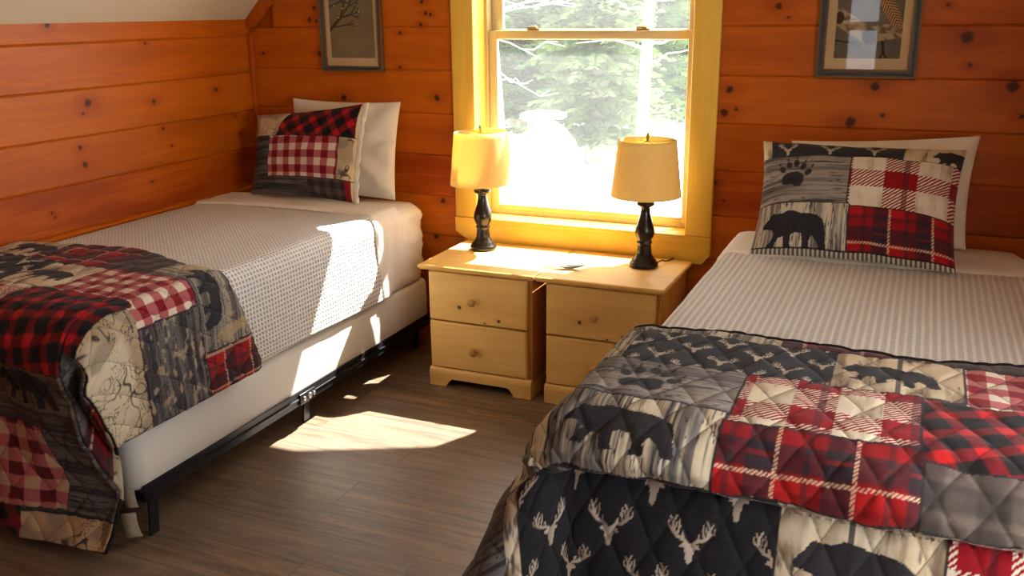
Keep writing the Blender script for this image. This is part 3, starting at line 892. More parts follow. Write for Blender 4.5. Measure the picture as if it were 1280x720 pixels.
# the wall's body behind the boards
B0, B1 = YW + .03, YW + .16
q0, q1, q2, q3 = WX0 - .012, WX1 + .012, WZ0 - .02, WZ1 + .012
mb.prism([(XL - .2, 0), (q0, 0), (q0, gable(q0)), (XL - .2, EAVE_Z - .2)], 1, B0, B1)
mb.prism([(q1, 0), (XR + .2, 0), (XR + .2, EAVE_Z - .2), (q1, gable(q1))], 1, B0, B1)
mb.prism([(q0, 0), (q1, 0), (q1, q2), (q0, q2)], 1, B0, B1)
mb.prism([(q0, q3), (q1, q3), (q1, gable(q1)), (RIDGE_X, RIDGE_Z), (q0, gable(q0))], 1, B0, B1)
struct(mb, 'wall_far', M['wall_far'], 'orange-stained knotty pine board wall with the window')

LZ = [.01 + .1975 * k for k in range(8)] + [1.584, 1.69]
mb = MB(); boards(mb, 1, XL, YN, YW, 0, EAVE_Z + .01, -1, LZ); mb.box(XL - .2, XL - .03, YN - .1, YW + .16, 0, EAVE_Z)
struct(mb, 'wall_left', M['wall_left'], 'orange-stained knotty pine knee wall')
FILL_WIN = (1.0, 2.2, .62, 1.58)  # added opening, out of view, that lets the fill light in
mb = MB()
for p0, p1, q0, q1 in ((YN, FILL_WIN[0], 0, EAVE_Z + .01), (FILL_WIN[1], YW, 0, EAVE_Z + .01), (FILL_WIN[0], FILL_WIN[1], 0, FILL_WIN[2]), (FILL_WIN[0], FILL_WIN[1], FILL_WIN[3], EAVE_Z + .01)):
    boards(mb, 1, XR, p0, p1, q0, q1, 1, LZ); mb.box(XR + .03, XR + .2, p0 - (.1 if p0 == YN else 0), p1 + (.16 if p1 == YW else 0), q0, min(q1, EAVE_Z))
struct(mb, 'wall_right', M['wall_plain'])

# near wall, behind the camera, with a narrow window
W2 = (-.80, -.47, .98, 2.30)
mb = MB()
xs = [XL - .2, W2[0], W2[1], XR + .2]
for i in range(3):
    x0, x1 = xs[i], xs[i + 1]
    top = lambda x: EAVE_Z + min(x - XL, XR - x)
    def poly(x0, x1, zb):
        p = [(x0, zb), (x1, zb), (x1, top(x1))]
        if x0 < RIDGE_X < x1: p.append((RIDGE_X, RIDGE_Z))
        p.append((x0, top(x0))); mb.prism(p, 1, YN - .12, YN)
    if i == 1: mb.box(x0, x1, YN - .12, YN, 0, W2[2]); poly(x0, x1, W2[3])
    else: poly(x0, x1, 0)
struct(mb, 'wall_near', M['wall_plain'])

mb = MB()
mb.prism([(XL - .22, EAVE_Z - .22), (RIDGE_X, RIDGE_Z), (RIDGE_X, RIDGE_Z + .08), (XL - .22, EAVE_Z - .14)], 1, YN - .12, YW)
mb.prism([(XR + .22, EAVE_Z - .22), (RIDGE_X, RIDGE_Z), (RIDGE_X, RIDGE_Z + .08), (XR + .22, EAVE_Z - .14)], 1, YN - .12, YW)
struct(mb, 'ceiling', M['ceiling'], 'sloping cream plaster ceiling')
# roof with its gable overhang outside
OV = YW + .74
mb = MB()
for s, xe in ((-1, XL - .6), (1, XR + .6)):
    ze = RIDGE_Z - abs(xe - RIDGE_X)
    mb.prism([(xe, ze + .10), (RIDGE_X, RIDGE_Z + .10), (RIDGE_X, RIDGE_Z + .26), (xe, ze + .26)], 1, YN - .7, OV)
    mb.prism([(xe, ze - .20), (RIDGE_X, RIDGE_Z - .20), (RIDGE_X, RIDGE_Z + .26), (xe, ze + .26)], 1, OV, OV + .03)
struct(mb, 'roof', M['roof'])

# trims: strip in the corner, raking strip under the ceiling, ledge strip along the left wall
struct(MB().box(XL, XL + .024, YW - .022, YW, .2, 1.60, .004), 'trim_1', M['trim'], 'upright pine strip in the room corner')
d = .065
mb = MB(); mb.prism([(XL, EAVE_Z - .01 - .035), (XL + .05 + .0, EAVE_Z - .01 - .03), (RIDGE_X, RIDGE_Z - .02 - d), (RIDGE_X, RIDGE_Z - .002), (XL, EAVE_Z - .002)], 1, YW - .022, YW)
struct(mb, 'trim_2', M['trim'], 'raking pine strip below the sloped ceiling')
mb = MB(); mb.prism([(XL, .765), (XL + .022, .765), (XL + .022, .789), (XL + .014, .797), (XL, .797)], 1, YN, YW - .022)
struct(mb, 'trim_3', M['wall_left'], 'pine ledge strip along the left wall')

# ================================================================== window
win = thing('window_1', (-1.47, YW, WZ0), 'double-hung window in a wide golden pine casing', None, None, 'structure')
YF = YW - .022
def upright(x0, x1, z0, z1):
    return MB().box(x0, x1, YF, YW + .002, z0, z1, .006)
c = upright(-2.118, WX0, .70, WZ1 + .13).build('casing', M['casing_v'], win)
upright(WX1, -.826, .70, WZ1 + .13).build('casing', M['casing_v'], win)
MB().box(WX0, WX1, YF, YW + .002, WZ1, WZ1 + .13, .006).build('casing', M['casing_h'], win)
mb = MB(); mb.prism([(-2.118, .70), (WX0, .70), (WX0, .6805), (WX1, .6805), (WX1, .70), (-.826, .70), (-.826, .615), (-.86, .572), (-2.03, .572), (-2.118, .63)], 1, YF - .004, YW)
mb.build('apron', M['casing_h'], win)
mb = MB().box(WX0 - .012, WX0, YW, YW + .20, WZ0, WZ1).box(WX1, WX1 + .012, YW, YW + .20, WZ0, WZ1).box(WX0, WX1, YW, YW + .20, WZ1, WZ1 + .012)
mb.build('jamb', M['casing_v'], win)
MB().box(WX0, WX1, YF - .005, YW + .20, WZ0 - .0195, WZ0 + .002, .002).build('sill', M['casing_h'], win)
# vinyl frame against the back of the recess
YV = YW + .125
mb = MB()
mb.box(WX0, WX0 + .014, YV - .012, YV + .075, WZ0, WZ1).box(WX1 - .014, WX1, YV - .012, YV + .075, WZ0, WZ1)
mb.box(WX0, WX1, YV - .002, YV + .075, WZ0, WZ0 + .022).box(WX0, WX1, YV - .002, YV + .075, WZ1 - .02, WZ1)
mb.build('frame', M['vinyl'], win)
def sash(name, y0, y1, z0, z1, sl, sr, bot, top):
    x0, x1 = WX0 + .014, WX1 - .014
    mb = MB().box(x0, x0 + sl, y0, y1, z0, z1, .005).box(x1 - sr, x1, y0, y1, z0, z1, .005)
    mb.box(x0 + sl - .004, x1 - sr + .004, y0, y1, z0, z0 + bot, .005).box(x0 + sl - .004, x1 - sr + .004, y0, y1, z1 - top, z1, .005)
    s = mb.build(name, M['vinyl'], win)
    p = MB().box(x0 + sl - .002, x1 - sr + .002, (y0 + y1) / 2 - .003, (y0 + y1) / 2 + .003, z0 + bot - .002, z1 - top + .002).build('pane', M['pane'], s)
    return s
low = sash('lower_sash', YV, YV + .03, WZ0 + .018, 1.606, .044, .040, .032, .042)
upp = sash('upper_sash', YV + .038, YV + .066, 1.566, WZ1 - .015, .06, .05, .045, .05)
for lx in (-1.752, -1.212):
    l = MB().box(lx - .032, lx + .032, YV + .004, YV + .028, 1.606, 1.613, .002)
    l.lathe([(.012, 0), (.014, .006), (.010, .012), (.004, .014)], (lx + .004, YV + .016, 1.613), 16).box(lx - .03, lx + .006, YV + .002, YV + .012, 1.614, 1.622, .002)
    l.build('sash_lock', M['brass'], low)

# the narrow window behind the camera (seen in the picture glass)
w2 = thing('window_2', ((W2[0] + W2[1]) / 2, YN, W2[2]), None, None, None, 'structure')
mb = MB()
for a, b in ((W2[0], W2[0] + .03), (W2[1] - .03, W2[1])): mb.box(a, b, YN - .08, YN - .02, W2[2], W2[3])
for a, b in ((W2[2], W2[2] + .05), (1.47, 1.55), (W2[3] - .04, W2[3])): mb.box(W2[0], W2[1], YN - .08, YN - .02, a, b)
mb.build('frame', M['vinyl'], w2)
MB().box(W2[0] + .03, W2[1] - .03, YN - .052, YN - .048, W2[2] + .05, W2[3] - .04).build('pane', M['picture_glass'], w2)
fill_win = thing('added_window', (XR, (FILL_WIN[0] + FILL_WIN[1]) / 2, FILL_WIN[2]), None, None, None, 'structure')  # added window, unseen, put here to carry the fill light
mb = MB()
for a, b in ((FILL_WIN[0], FILL_WIN[0] + .04), ((FILL_WIN[0] + FILL_WIN[1]) / 2 - .03, (FILL_WIN[0] + FILL_WIN[1]) / 2 + .03), (FILL_WIN[1] - .04, FILL_WIN[1])): mb.box(XR + .05, XR + .11, a, b, FILL_WIN[2], FILL_WIN[3])
for a, b in ((FILL_WIN[2], FILL_WIN[2] + .05), (FILL_WIN[3] - .04, FILL_WIN[3])): mb.box(XR + .05, XR + .11, FILL_WIN[0], FILL_WIN[1], a, b)
mb.build('frame', M['vinyl'], fill_win)
MB().box(XR + .078, XR + .082, FILL_WIN[0] + .04, FILL_WIN[1] - .04, FILL_WIN[2] + .05, FILL_WIN[3] - .04).build('pane', M['picture_glass'], fill_win)

# ================================================================== nightstands
NSL = (-1.757, 3.64, 0)
ns = thing('nightstand', NSL, 'pine nightstand beside the white box spring, its whole front and arched foot in view', 'nightstand', 'pine nightstands under the window')
bx0, bx1, yf, yb = -2.012, -1.503, 3.655, 4.10
mb = MB()
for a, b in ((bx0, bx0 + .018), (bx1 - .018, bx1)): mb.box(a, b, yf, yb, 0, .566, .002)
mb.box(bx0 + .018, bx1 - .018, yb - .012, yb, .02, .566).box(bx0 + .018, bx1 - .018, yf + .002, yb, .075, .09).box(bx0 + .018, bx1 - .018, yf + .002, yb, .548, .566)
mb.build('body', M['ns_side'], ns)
mb = MB()
e = .007; tx0, tx1, ty0, ty1 = -2.058, -1.478, 3.618, 4.118
def ring(d, z): return [(tx0 + d, ty0 + d, z), (tx1 - d, ty0 + d, z), (tx1 - d, ty1, z), (tx0 + d, ty1, z)]
rings = [ring(.022, .560), ring(.010, .563), ring(.003, .570), ring(0, .577), ring(.002, .584), ring(.007, .587)]
vs = [p for r in rings for p in r]; fs = [tuple(range(3, -1, -1)), tuple((len(rings) - 1) * 4 + k for k in range(4))]
for i in range(len(rings) - 1): fs += [(i * 4 + k, i * 4 + (k + 1) % 4, i * 4 + 4 + (k + 1) % 4, i * 4 + 4 + k) for k in range(4)]
mb.add(vs, fs).build('top', M['ns_top'], ns)
def drawer(z0, z1, kx, kz):
    d = MB()
    x0, x1 = -2.010, -1.521; y0 = 3.632
    rr = [((x0, z0), (x1, z1), 3.654), ((x0, z0), (x1, z1), y0 + .007), ((x0 + .003, z0 + .003), (x1 - .003, z1 - .003), y0 + .002), ((x0 + .009, z0 + .009), (x1 - .009, z1 - .009), y0)]
    vs = []
    for (a, b), (c_, d_), y in rr: vs += [(a, y, b), (c_, y, b), (c_, y, d_), (a, y, d_)]
    fs = [(0, 1, 2, 3), (15, 14, 13, 12)]
    for i in range(3): fs += [(i * 4 + k, i * 4 + 4 + k, i * 4 + 4 + (k + 1) % 4, i * 4 + (k + 1) % 4) for k in range(4)]
    d.add(vs, fs)
    d.box(x0 + .03, x1 - .03, 3.654, 4.06, z0 + .02, z1 - .03)
    o = d.build('drawer', M['ns_drawer'], ns)
    prof = [(.0, .034), (.010, .033), (.016, .029), (.0185, .023), (.017, .017), (.012, .012), (.0095, .007), (.010, .002), (.011, 0)]
    k = MB(); k.lathe(prof[::-1], (0, 0, 0), 28, False)
    k.v = [(kx + x, y0 - z, kz + y) for x, y, z in k.v]
    k.build('knob', M['knob'], o)
drawer(.325, .556, -1.782, .432)
drawer(.092, .318, -1.780, .192)
mb = MB()
def arc(cx, cz, r, a0, a1, n=8): return [(cx + r * math.cos(math.radians(a0 + (a1 - a0) * i / n)), cz + r * math.sin(math.radians(a0 + (a1 - a0) * i / n))) for i in range(n + 1)]
x0, x1 = bx0 - .003, bx1 + .003
pts = [(x0, 0), (x0 + .085, 0)] + [(x0 + .085 + .012 * i / 3, .022 * (i / 3) ** .7) for i in range(1, 4)] + arc(x0 + .125, .012, .028, 150, 90) + arc(x1 - .125, .012, .028, 90, 30) + [(x1 - .085 - .012 * i / 3, .022 * (i / 3) ** .7) for i in range(3, 0, -1)] + [(x1 - .085, 0), (x1, 0), (x1, .066), (x0, .066)]
mb.prism(pts, 1, 3.624, 3.655)
mb.box(x0, x0 + .008, 3.655, yb - .03, 0, .066); mb.box(x1 - .008, x1, 3.655, yb - .03, 0, .066)
mb.prism([(3.624, .066), (3.655, .066), (3.655, .088), (3.636, .088), (3.627, .078)], 0, x0, x1)
mb.build('plinth', M['ns_front'], ns)
ns2 = copy_tree(ns); ns2.location = (NSL[0] + .5815, NSL[1], 0)
tag(ns2, 'pine nightstand partly hidden by the corner of the large draped quilt', 'nightstand')

# ================================================================== lamps
LT = .588
def lamp():
    r = thing('table_lamp', (0, 0, 0), '', 'lamp', 'matching table lamps on the nightstands')
    prof = [(.061, 0), (.064, .004), (.064, .016), (.060, .022), (.054, .026), (.0535, .031), (.045, .040), (.038, .052), (.034, .060), (.0325, .066), (.0335, .072),
            (.0315, .080), (.030, .098), (.0295, .104), (.034, .108), (.0345, .114), (.030, .119), (.033, .127), (.039, .138), (.0435, .152), (.044, .164), (.041, .180),
            (.034, .200), (.027, .222), (.0225, .245), (.0205, .262), (.022, .270), (.030, .275), (.039, .281), (.0405, .287), (.038, .292), (.028, .296), (.018, .300), (.015, .302)]
    MB().lathe(prof, (0, 0, 0), 48).build('base', M['bronze'], r)
    MB().lathe([(.0135, .302), (.0135, .345), (.018, .347), (.018, .40), (.015, .405)], (0, 0, 0), 24).build('socket', M['bronze'], r)
    MB().lathe([(.012, .405), (.016, .42), (.030, .455), (.031, .475), (.022, .498), (.004, .508)], (0, 0, 0), 24).build('bulb', M['bulb'], r)
    zb, zt, rb, rt, th = .322, .567, .155, .126, .003
    n = 9
    out_ = [(rb + (rt - rb) * i / n, zb + (zt - zb) * i / n) for i in range(n + 1)]
    inn = [(a - th, z) for a, z in out_[::-1]]
    p = out_ + inn; p.append(p[0])
    sh = MB().lathe(p, (0, 0, 0), 72, False).build('shade', M['shade'], r)
    h = MB()
    for s in (-1, 1):
        pts = [(s * .010, 0, .345), (s * .035, 0, .37), (s * .052, 0, .43), (s * .048, 0, .50), (s * .030, 0, .545), (s * .006, 0, .560)]
        h.tube(pts, .0015, 6)
    for k in range(3):
        a = 2 * math.pi * k / 3 + .4; h.tube([(0, 0, .560), (.05 * math.cos(a), .05 * math.sin(a), .559), ((rt - .001) * math.cos(a), (rt - .001) * math.sin(a), .564)], .0015, 6)
    h.build('harp', M['brass'], r)
    MB().lathe([(.004, .560), (.006, .565), (.005, .572), (.008, .580), (.006, .590), (.002, .598), (.0005, .600)], (0, 0, 0), 16).build('finial', M['brass'], r)
    return r
la = lamp(); la.location = (-1.893, 3.985, LT); la['label'] = 'table lamp with its linen shade partly in bright sun, standing near the white mattress'
la.rotation_euler = (0, math.radians(0.0), 0)
lb = copy_tree(la); lb.location = (-1.082, 3.955, LT); lb['label'] = 'table lamp with an evenly golden shaded linen shade, nearer the antler-print pillow'
for l, cp in ((la, [(-.02, .058, .012), (-.03, .09, .006), (-.05, .118, .005), (-.055, .139, .004), (-.055, .142, -.2), (-.055, .142, -.45)]),
              (lb, [(.05, .035, .012), (.072, .052, .022), (.078, .075, .012), (.085, .12, .005), (.092, .168, .005), (.093, .172, -.05), (.093, .172, -.45)])):
    q = [Vector(p) + l.location for p in cp]
    mb = MB()
    pts = []
    for i in range(len(q) - 1):
        for k in range(5): pts.append(q[i].lerp(q[i + 1], k / 5))
    pts.append(q[-1]); mb.tube(pts, .003, 8).build('cord', M['cord'], l)
for ch in la.children:
    if ch.name.startswith('shade') or ch.name.startswith('finial'): ch.rotation_euler = (0, math.radians(-1.6), 0); ch.location = (.012, 0, 0)

# dried leaf on the nightstand seam
t = thing('dried_leaf', (-1.40, 3.765, LT), 'small dark curled leaf lying on the sunlit nightstand top', 'leaf')
mb = MB(); N = 14; vs = []; fs = []
for i in range(N + 1):
    u = i / N; w = .022 * math.sin(math.pi * min(1, u * .96 + .02)) ** .8 + .0006
    cx = -.055 + .150 * u; cz = .001 + .034 * (u - .52) ** 2 * 2.6; cy = .010 * math.sin(u * 3) + .028 * u
    for j in range(7):
        s = j / 6 * 2 - 1; vs.append((-1.40 + cx - .2 * s * w, 3.765 + cy + s * w, LT + .0012 + cz + .010 * s * s * (w / .022)))
for i in range(N):
    for j in range(6): a = i * 7 + j; fs.append((a, a + 1, a + 8, a + 7))
mb.add(vs, fs, True); o = mb.build('blade', M['leaf'], t); so = o.modifiers.new('s', 'SOLIDIFY'); so.thickness = .0016
MB().tube([(-1.40 + x, 3.765 + y, LT + .0022 + z) for x, y, z in ((-.040, .0, .003), (-.062, -.012, .003), (-.082, -.018, .006), (-.092, -.016, .011))], [.0026, .0024, .0022, .0026], 8).build('stalk', M['leaf'], t)

# ================================================================== beds
def slab(x0, x1, y0, y1, rc, rings, wr=None, n=16):
    """Soft rounded slab: rings are (z, inset)."""
    mb = MB(); vs = []; fs = []
    per = []
    def line(a, b, k):
        for i in range(k): per.append((a[0] + (b[0] - a[0]) * i / k, a[1] + (b[1] - a[1]) * i / k, b[1] - a[1], -(b[0] - a[0])))
    K = 90
    cs = [(x1 - rc, y0 + rc, -90), (x1 - rc, y1 - rc, 0), (x0 + rc, y1 - rc, 90), (x0 + rc, y0 + rc, 180)]
    for ci, (cx, cy, a0) in enumerate(cs):
        for i in range(n):
            a = math.radians(a0 + 90 * i / n); per.append((cx + rc * math.cos(a), cy + rc * math.sin(a), math.cos(a), math.sin(a)))
        nx_, ny_, na = cs[(ci + 1) % 4]
        a = math.radians(a0 + 90); p = (cx + rc * math.cos(a), cy + rc * math.sin(a)); q = (nx_ + rc * math.cos(a), ny_ + rc * math.sin(a))
        for i in range(K): per.append((p[0] + (q[0] - p[0]) * i / K, p[1] + (q[1] - p[1]) * i / K, math.cos(a), math.sin(a)))
    m = len(per)
    for z, ins in rings:
        for (px, py, nx_, ny_) in per:
            d = -ins + (wr(px, py, z) if wr else 0); vs.append((px + nx_ * d, py + ny_ * d, z))
    for i in range(len(rings) - 1):
        for k in range(m): k2 = (k + 1) % m; fs.append((i * m + k, i * m + k2, i * m + m + k2, i * m + m + k))
    b = len(rings) - 1
    fs += [tuple(range(m - 1, -1, -1)), tuple(b * m + k for k in range(m))]
    return mb.add(vs, fs, True)

def bed_base(x0, x1, y0, y1, lab_f, lab_b, lab_m, side, ztop):
    zb = .158
    f = thing('bed_frame', ((x0 + x1) / 2, (y0 + y1) / 2, 0), lab_f, 'bed frame', 'black metal bed frames')
    for s, xx in ((-1, x0 - .0075), (1, x1 + .0075)):
        mb = MB()
        prof = [(xx, zb + .022), (xx, zb - .038), (xx - s * .045, zb - .038), (xx - s * .045, zb - .033), (xx - s * .005, zb - .033), (xx - s * .005, zb + .022)]
        mb.prism(prof, 1, y0 + .02, y1 - .01)
        mb.box(min(xx, xx + s * .006), max(xx, xx + s * .006), y0 + .02, y1 - .01, zb - .012, zb - .004, .002)
        rail = mb.build('side_rail', M['black_metal'], f)
        yc = y0 + .93
        mb = MB().box(min(xx, xx + s * .010), max(xx, xx + s * .010), yc - .045, yc + .065, zb - .036, zb + .012, .004)
        cl = mb.build('clamp', M['black_metal'], rail)
        for dy, rr in ((-.018, .010), (.022, .013), (.05, .009)):
            b = MB(); b.lathe([(rr, 0), (rr, .004), (rr * .7, .006), (rr * .3, .0065)], (0, 0, 0), 14)
            b.v = [(xx + s * (.010 + z), yc + dy + x, zb - .012 + y) for x, y, z in b.v]; b.build('bolt', M['bolt'], cl)
        for yy in (y0 + .03, y0 + .99, y1 - .10):
            lx = xx - s * .05 if yy > y0 + .5 else xx + s * .010
            mb = MB(); mb.prism([(lx - .004, 0), (lx + .004, 0), (lx + .004 + s * .012, zb - .02), (lx - .004 + s * .012, zb - .02)], 1, yy - .018, yy + .022)
            mb.prism([(lx - s * .0, 0), (lx - s * .03, 0), (lx - s * .03 + s * .012, zb - .03), (lx + s * .012, zb - .03)], 1, yy + .018, yy + .022)
            mb.build('leg', M['black_metal'], f)
    for yy in (y0 + .04, y0 + 1.0, y1 - .09):
        MB().box(x0, x1, yy - .02, yy + .02, zb - .036, zb - .030).build('cross_rail', M['black_metal'], f)
    r = [(zb, .02), (zb + .006, .006), (zb + .02, 0), (zb + .10, -.002), (zb + .19, 0), (zb + .206, .006), (zb + .212, .03)]
    b = slab(x0, x1, y0, y1, .05, r).build('box_spring', M['boxfabric']); tag(b, lab_b, 'box spring', 'box springs under the mattresses')
    zm = zb + .212; h = ztop - zm
    rr = [(zm, .03), (zm + .012, .010), (zm + .04, .002)] + [(zm + .04 + (h - .11) * i / 14, -.004 * math.sin(math.pi * i / 14)) for i in range(1, 15)] + [(ztop - .045, .006), (ztop - .022, .018), (ztop - .006, .04), (ztop, .075)]
    def wr(px, py, z):
        k = min(1.0, max(0.0, (py - (y1 - .33)) / .15))
        a = float(fbm(np.array(py * 7.0 + z * 6), np.array(z * 34.0 + py * 7 - px * 5), 44, 2)) - .5
        return .036 * a * k * (1 if zm + .02 < z < ztop - .01 else .2)
    m = slab(x0, x1, y0, y1, .09, rr, wr).build('mattress', M['sheet']); tag(m, lab_m, 'mattress', 'sheeted mattresses')
    return f, b, m

bed_base(-3.275, -2.275, 2.06, 4.12, 'black metal bed frame with a bolted clamp under the white box spring', 'white box spring on the black rail, below the hanging waffle blanket',
         'thick mattress in a wrinkled white fitted sheet, beside the open nightstand', 1, .775)
bed_base(-.635, .43, 2.06, 4.12, 'black metal bed frame hidden below the quilt with the antler row', 'box spring hidden below the quilt with the antler row', 'mattress under the ribbed blanket and the antler-print pillow', -1, .765)

# ------------------------------------------------------------------ blankets
def blanket(name, fn, us, vs_, mat, label, cat, parent=None, th=.006, group=None, flip=False):
    U, T = np.meshgrid(us, vs_); P, uv = fn(U, T)
    o = grid_object(name, P, uv, None, mat, parent, flip)
    so = o.modifiers.new('cloth', 'SOLIDIFY'); so.thickness = th; so.offset = -1
    if label: tag(o, label, cat, group)
    return o

B_SIDE = [(0, 0, 0), (.03, .028, .005), (.07, .052, .034), (.11, .062, .072), (.3, .066, .262), (.6, .07, .56)]
def lb_main(U, T):
    r = U + 2.325
    V = 2.12 + (3.625 - .05 * sstep(-3.1, -3.3, U) - .0 * r - 2.12) * T
    P = drape(U, V, 1, -2.325, -9, .790, B_SIDE, LB_FOOT)
    N = grid_normals(P); N = N if N[..., 2].mean() > 0 else -N
    P = P + N * ((fbm(U * 5, V * 5, 90, 3) - .5) * .008)[..., None]
    P[..., 2] += .012 * sstep(.30, .44, r) * np.sin(V * 3.0)
    return P, np.stack([U, V], -1)
def lb_band(U, T):
    r = U + 2.325
    v0 = np.interp(U, [-3.3, -2.95, -2.45, -2.3, -2.2, -1.9], [3.565, 3.655, 3.635, 3.605, 3.60, 3.615])
    v1 = np.interp(r, [-1, -.6, -.3, 0, .08, .2, .32, .42, .455], [3.88, 3.90, 3.89, 3.86, 3.84, 3.815, 3.80, 3.75, 3.68])
    V = v0 + (v1 - v0) * T
    P = drape(U, V, 1, -2.325, -9, .800, B_SIDE, LB_FOOT)
    e = np.minimum(V - v0, v1 - V)
    P[..., 2] += np.where(r < .05, -.012 * sstep(.022, 0, e), 0)
    P[..., 0] += np.where(r > 0, (.010 * sstep(.0, .1, r) - .010 * sstep(.02, 0, e) * sstep(.03, .1, r)), 0)
    N = grid_normals(P); N = N if N[..., 2].mean() > 0 else -N
    P = P + N * ((fbm(U * 6, V * 12, 91, 3) - .5) * .010 + .008 * sstep(.05, .3, r) * np.sin(V * 60 + U * 6) * (1 - T))[..., None]
    return P, np.stack([U, V], -1)
ar = np.arange
lbk = blanket('blanket', lb_main, ar(-3.27, -1.884, .01), np.linspace(0, 1, 160), M['waffle'], 'white waffle-weave blanket hanging over the bed side, with a bright sun patch', 'blanket', group='white woven blankets')
blanket('folded_edge', lb_band, ar(-3.285, -1.872, .01), np.linspace(0, 1, 40), M['band'], None, None, lbk)
lbk.children[0]['label'] = 'smooth turned-back edge of the blanket'

RB_SIDE2 = [(0, 0, 0), (.04, .036, .008), (.08, .056, .04), (.13, .062, .088), (.3, .066, .258), (.6, .07, .55)]
def rb_main(U, T):
    V = 2.16 + (3.60 - 2.16) * T
    P = drape(U, V, -1, -.628, -9, .781, RB_SIDE2, RB_FOOT)
    k = sstep(.36, .50, U); P[..., 2] -= .05 * k * k
    N = grid_normals(P); N = N if N[..., 2].mean() > 0 else -N
    P = P + N * ((fbm(U * 5, V * 5, 92, 3) - .5) * .008)[..., None]
    return P, np.stack([U, V], -1)
def rb_band(U, T):
    v0 = 3.575 + .015 * np.sin(U * 6); v1 = np.interp(U, [-1.1, -.85, -.68, -.5, 0, .45], [3.80, 3.88, 3.95, 3.985, 3.93, 3.86])
    V = v0 + (v1 - v0) * T
    P = drape(U, V, -1, -.628, -9, .790, RB_SIDE2, RB_FOOT)
    k = sstep(.36, .50, U); P[..., 2] -= .05 * k * k
    e = np.minimum(V - v0, v1 - V)
    P[..., 2] -= .012 * sstep(.022, 0, e) * sstep(-.75, -.66, U)
    P[..., 0] += np.where(U < -.62, -.010 * sstep(-.66, -.75, U), 0)
    N = grid_normals(P); N = N if N[..., 2].mean() > 0 else -N
    P = P + N * ((fbm(U * 6, V * 9, 93, 3) - .5) * .012)[..., None]
    return P, np.stack([U, V], -1)
rbk = blanket('blanket', rb_main, ar(.46, -1.03, -.01), np.linspace(0, 1, 150), M['ribbed'], 'white ribbed blanket lying flat in front of the antler-print pillow', 'blanket', group='white woven blankets', flip=True)
fe = blanket('folded_edge', rb_band, ar(.465, -1.04, -.01), np.linspace(0, 1, 40), M['band'], None, None, rbk, flip=True)
fe['label'] = 'smooth turned-back edge of the blanket'

# ------------------------------------------------------------------ quilts
def cloth_mesh(name, sheets, mat, parent=None, th=.011):
    """Several cloth grids (P, colours, flip) in one continuous quilt object."""
    Vs, Qs, Cs = [], [], []; b = 0
    off = np.array(parent_base(parent)) if parent else np.zeros(3)
    for P, c_, fl in sheets:
        ny, nx = P.shape[:2]
        i = np.arange(ny - 1)[:, None] * nx + np.arange(nx - 1)[None, :]
        q = np.stack([i, i + 1, i + nx + 1, i + nx], -1).reshape(-1, 4)
        if fl: q = q[:, ::-1]
        Vs.append(P.reshape(-1, 3) - off); Qs.append(q + b); Cs.append(c_); b += nx * ny
    o = raw_object(name, np.concatenate(Vs), np.concatenate(Qs), None, np.concatenate(Cs), mat, parent)
    so = o.modifiers.new('wadding', 'SOLIDIFY'); so.thickness = th; so.offset = -1
    return o

def thin(P, k): return [tuple(p) for p in P[::k]]

# right quilt
us = np.concatenate([np.arange(-1.20, .40, .0031), np.arange(.40, .52, .01)])
ss_ = np.arange(0, 1.36, .0033)
U, S = np.meshgrid(us, ss_)
PR = right_quilt(U, S)
headR = np.interp(U, [-1.5, -1.0, -.68, -.48, -.28, -.1, .05, .17, .3, .5], [2.50, 2.52, 2.545, 2.58, 2.575, 2.545, 2.525, 2.56, 2.58, 2.57])
q = thing('quilt', (-.15, 2.2, .80), 'patchwork quilt over the bed foot, with rows of pale stag heads on black', 'quilt', 'lodge patchwork quilts')
cloth_mesh('quilted_cover', [(PR, colours_right_quilt(U, 2.535 - (headR - S)), True)], M['print'], q)
mb = MB(); mb.tube(thin(PR[0], 4), .0055, 6); mb.build('binding', M['black_bind'], q)
mb = MB(); mb.tube(thin(PR[:, 0], 4), .0055, 6); mb.build('binding', M['black_bind'], q)

# left quilt
q = thing('quilt', (-2.75, 2.3, .80), 'patchwork quilt with its bound edge above the box spring and its corner on the floor', 'quilt', 'lodge patchwork quilts')
U1, T1 = np.meshgrid(np.arange(-3.29, -2.3085, .0034), np.linspace(0, 1, 430)); P1, V1 = left_quilt_main(U1, T1)
U2, T2 = np.meshgrid(np.arange(-2.31, -1.855, .0034), np.linspace(0, 1, 190)); P2, V2 = left_quilt_side(U2, T2)
P2[:, 0] = P2[:, 0]
c1 = colours_left_quilt(U1, V1, True); c2 = colours_left_quilt(U2, V2)
A = P2[-1, ::2]                                   # side panel's free front edge, top to hem
zz = P1[:, -1, 2]; i0 = int(np.argmin(np.abs(V1[:, -1] - (LB['yf'] - .19))))
i1 = int(np.argmin(np.abs(zz - .215) + (np.arange(len(zz)) < i0) * 9))
Bc = P1[i0:i1 + 1, -1]
tt = np.linspace(0, 1, len(A))
Bc = np.stack([np.interp(tt, np.linspace(0, 1, len(Bc)), Bc[:, k]) for k in range(3)], -1)
P3 = left_quilt_tuck(A, Bc, 26)
tv, sv = np.meshgrid(np.linspace(0, 1, len(A)), np.linspace(0, 1, 26), indexing='ij')
c3 = np.where((tv.ravel() < .55)[:, None], p_darkwood(sv.ravel() * .2, tv.ravel() * .5, 'u', 72), np.where((tv.ravel() > .86)[:, None], p_floral(sv.ravel() * .2, tv.ravel() * .5, 71, (212, 200, 178)), p_tartan(sv.ravel() * .2, tv.ravel() * .5)))  # upper tuck coloured dark to stand in for shade under the flap
cloth_mesh('quilted_cover', [(P1, c1, False), (P2, c2, False), (P3, lin(c3), True)], M['print'], q)
mb = MB(); mb.tube(thin(P1[0], 4) + thin(P2[0], 4), .0055, 6); mb.build('binding', M['black_bind'], q)
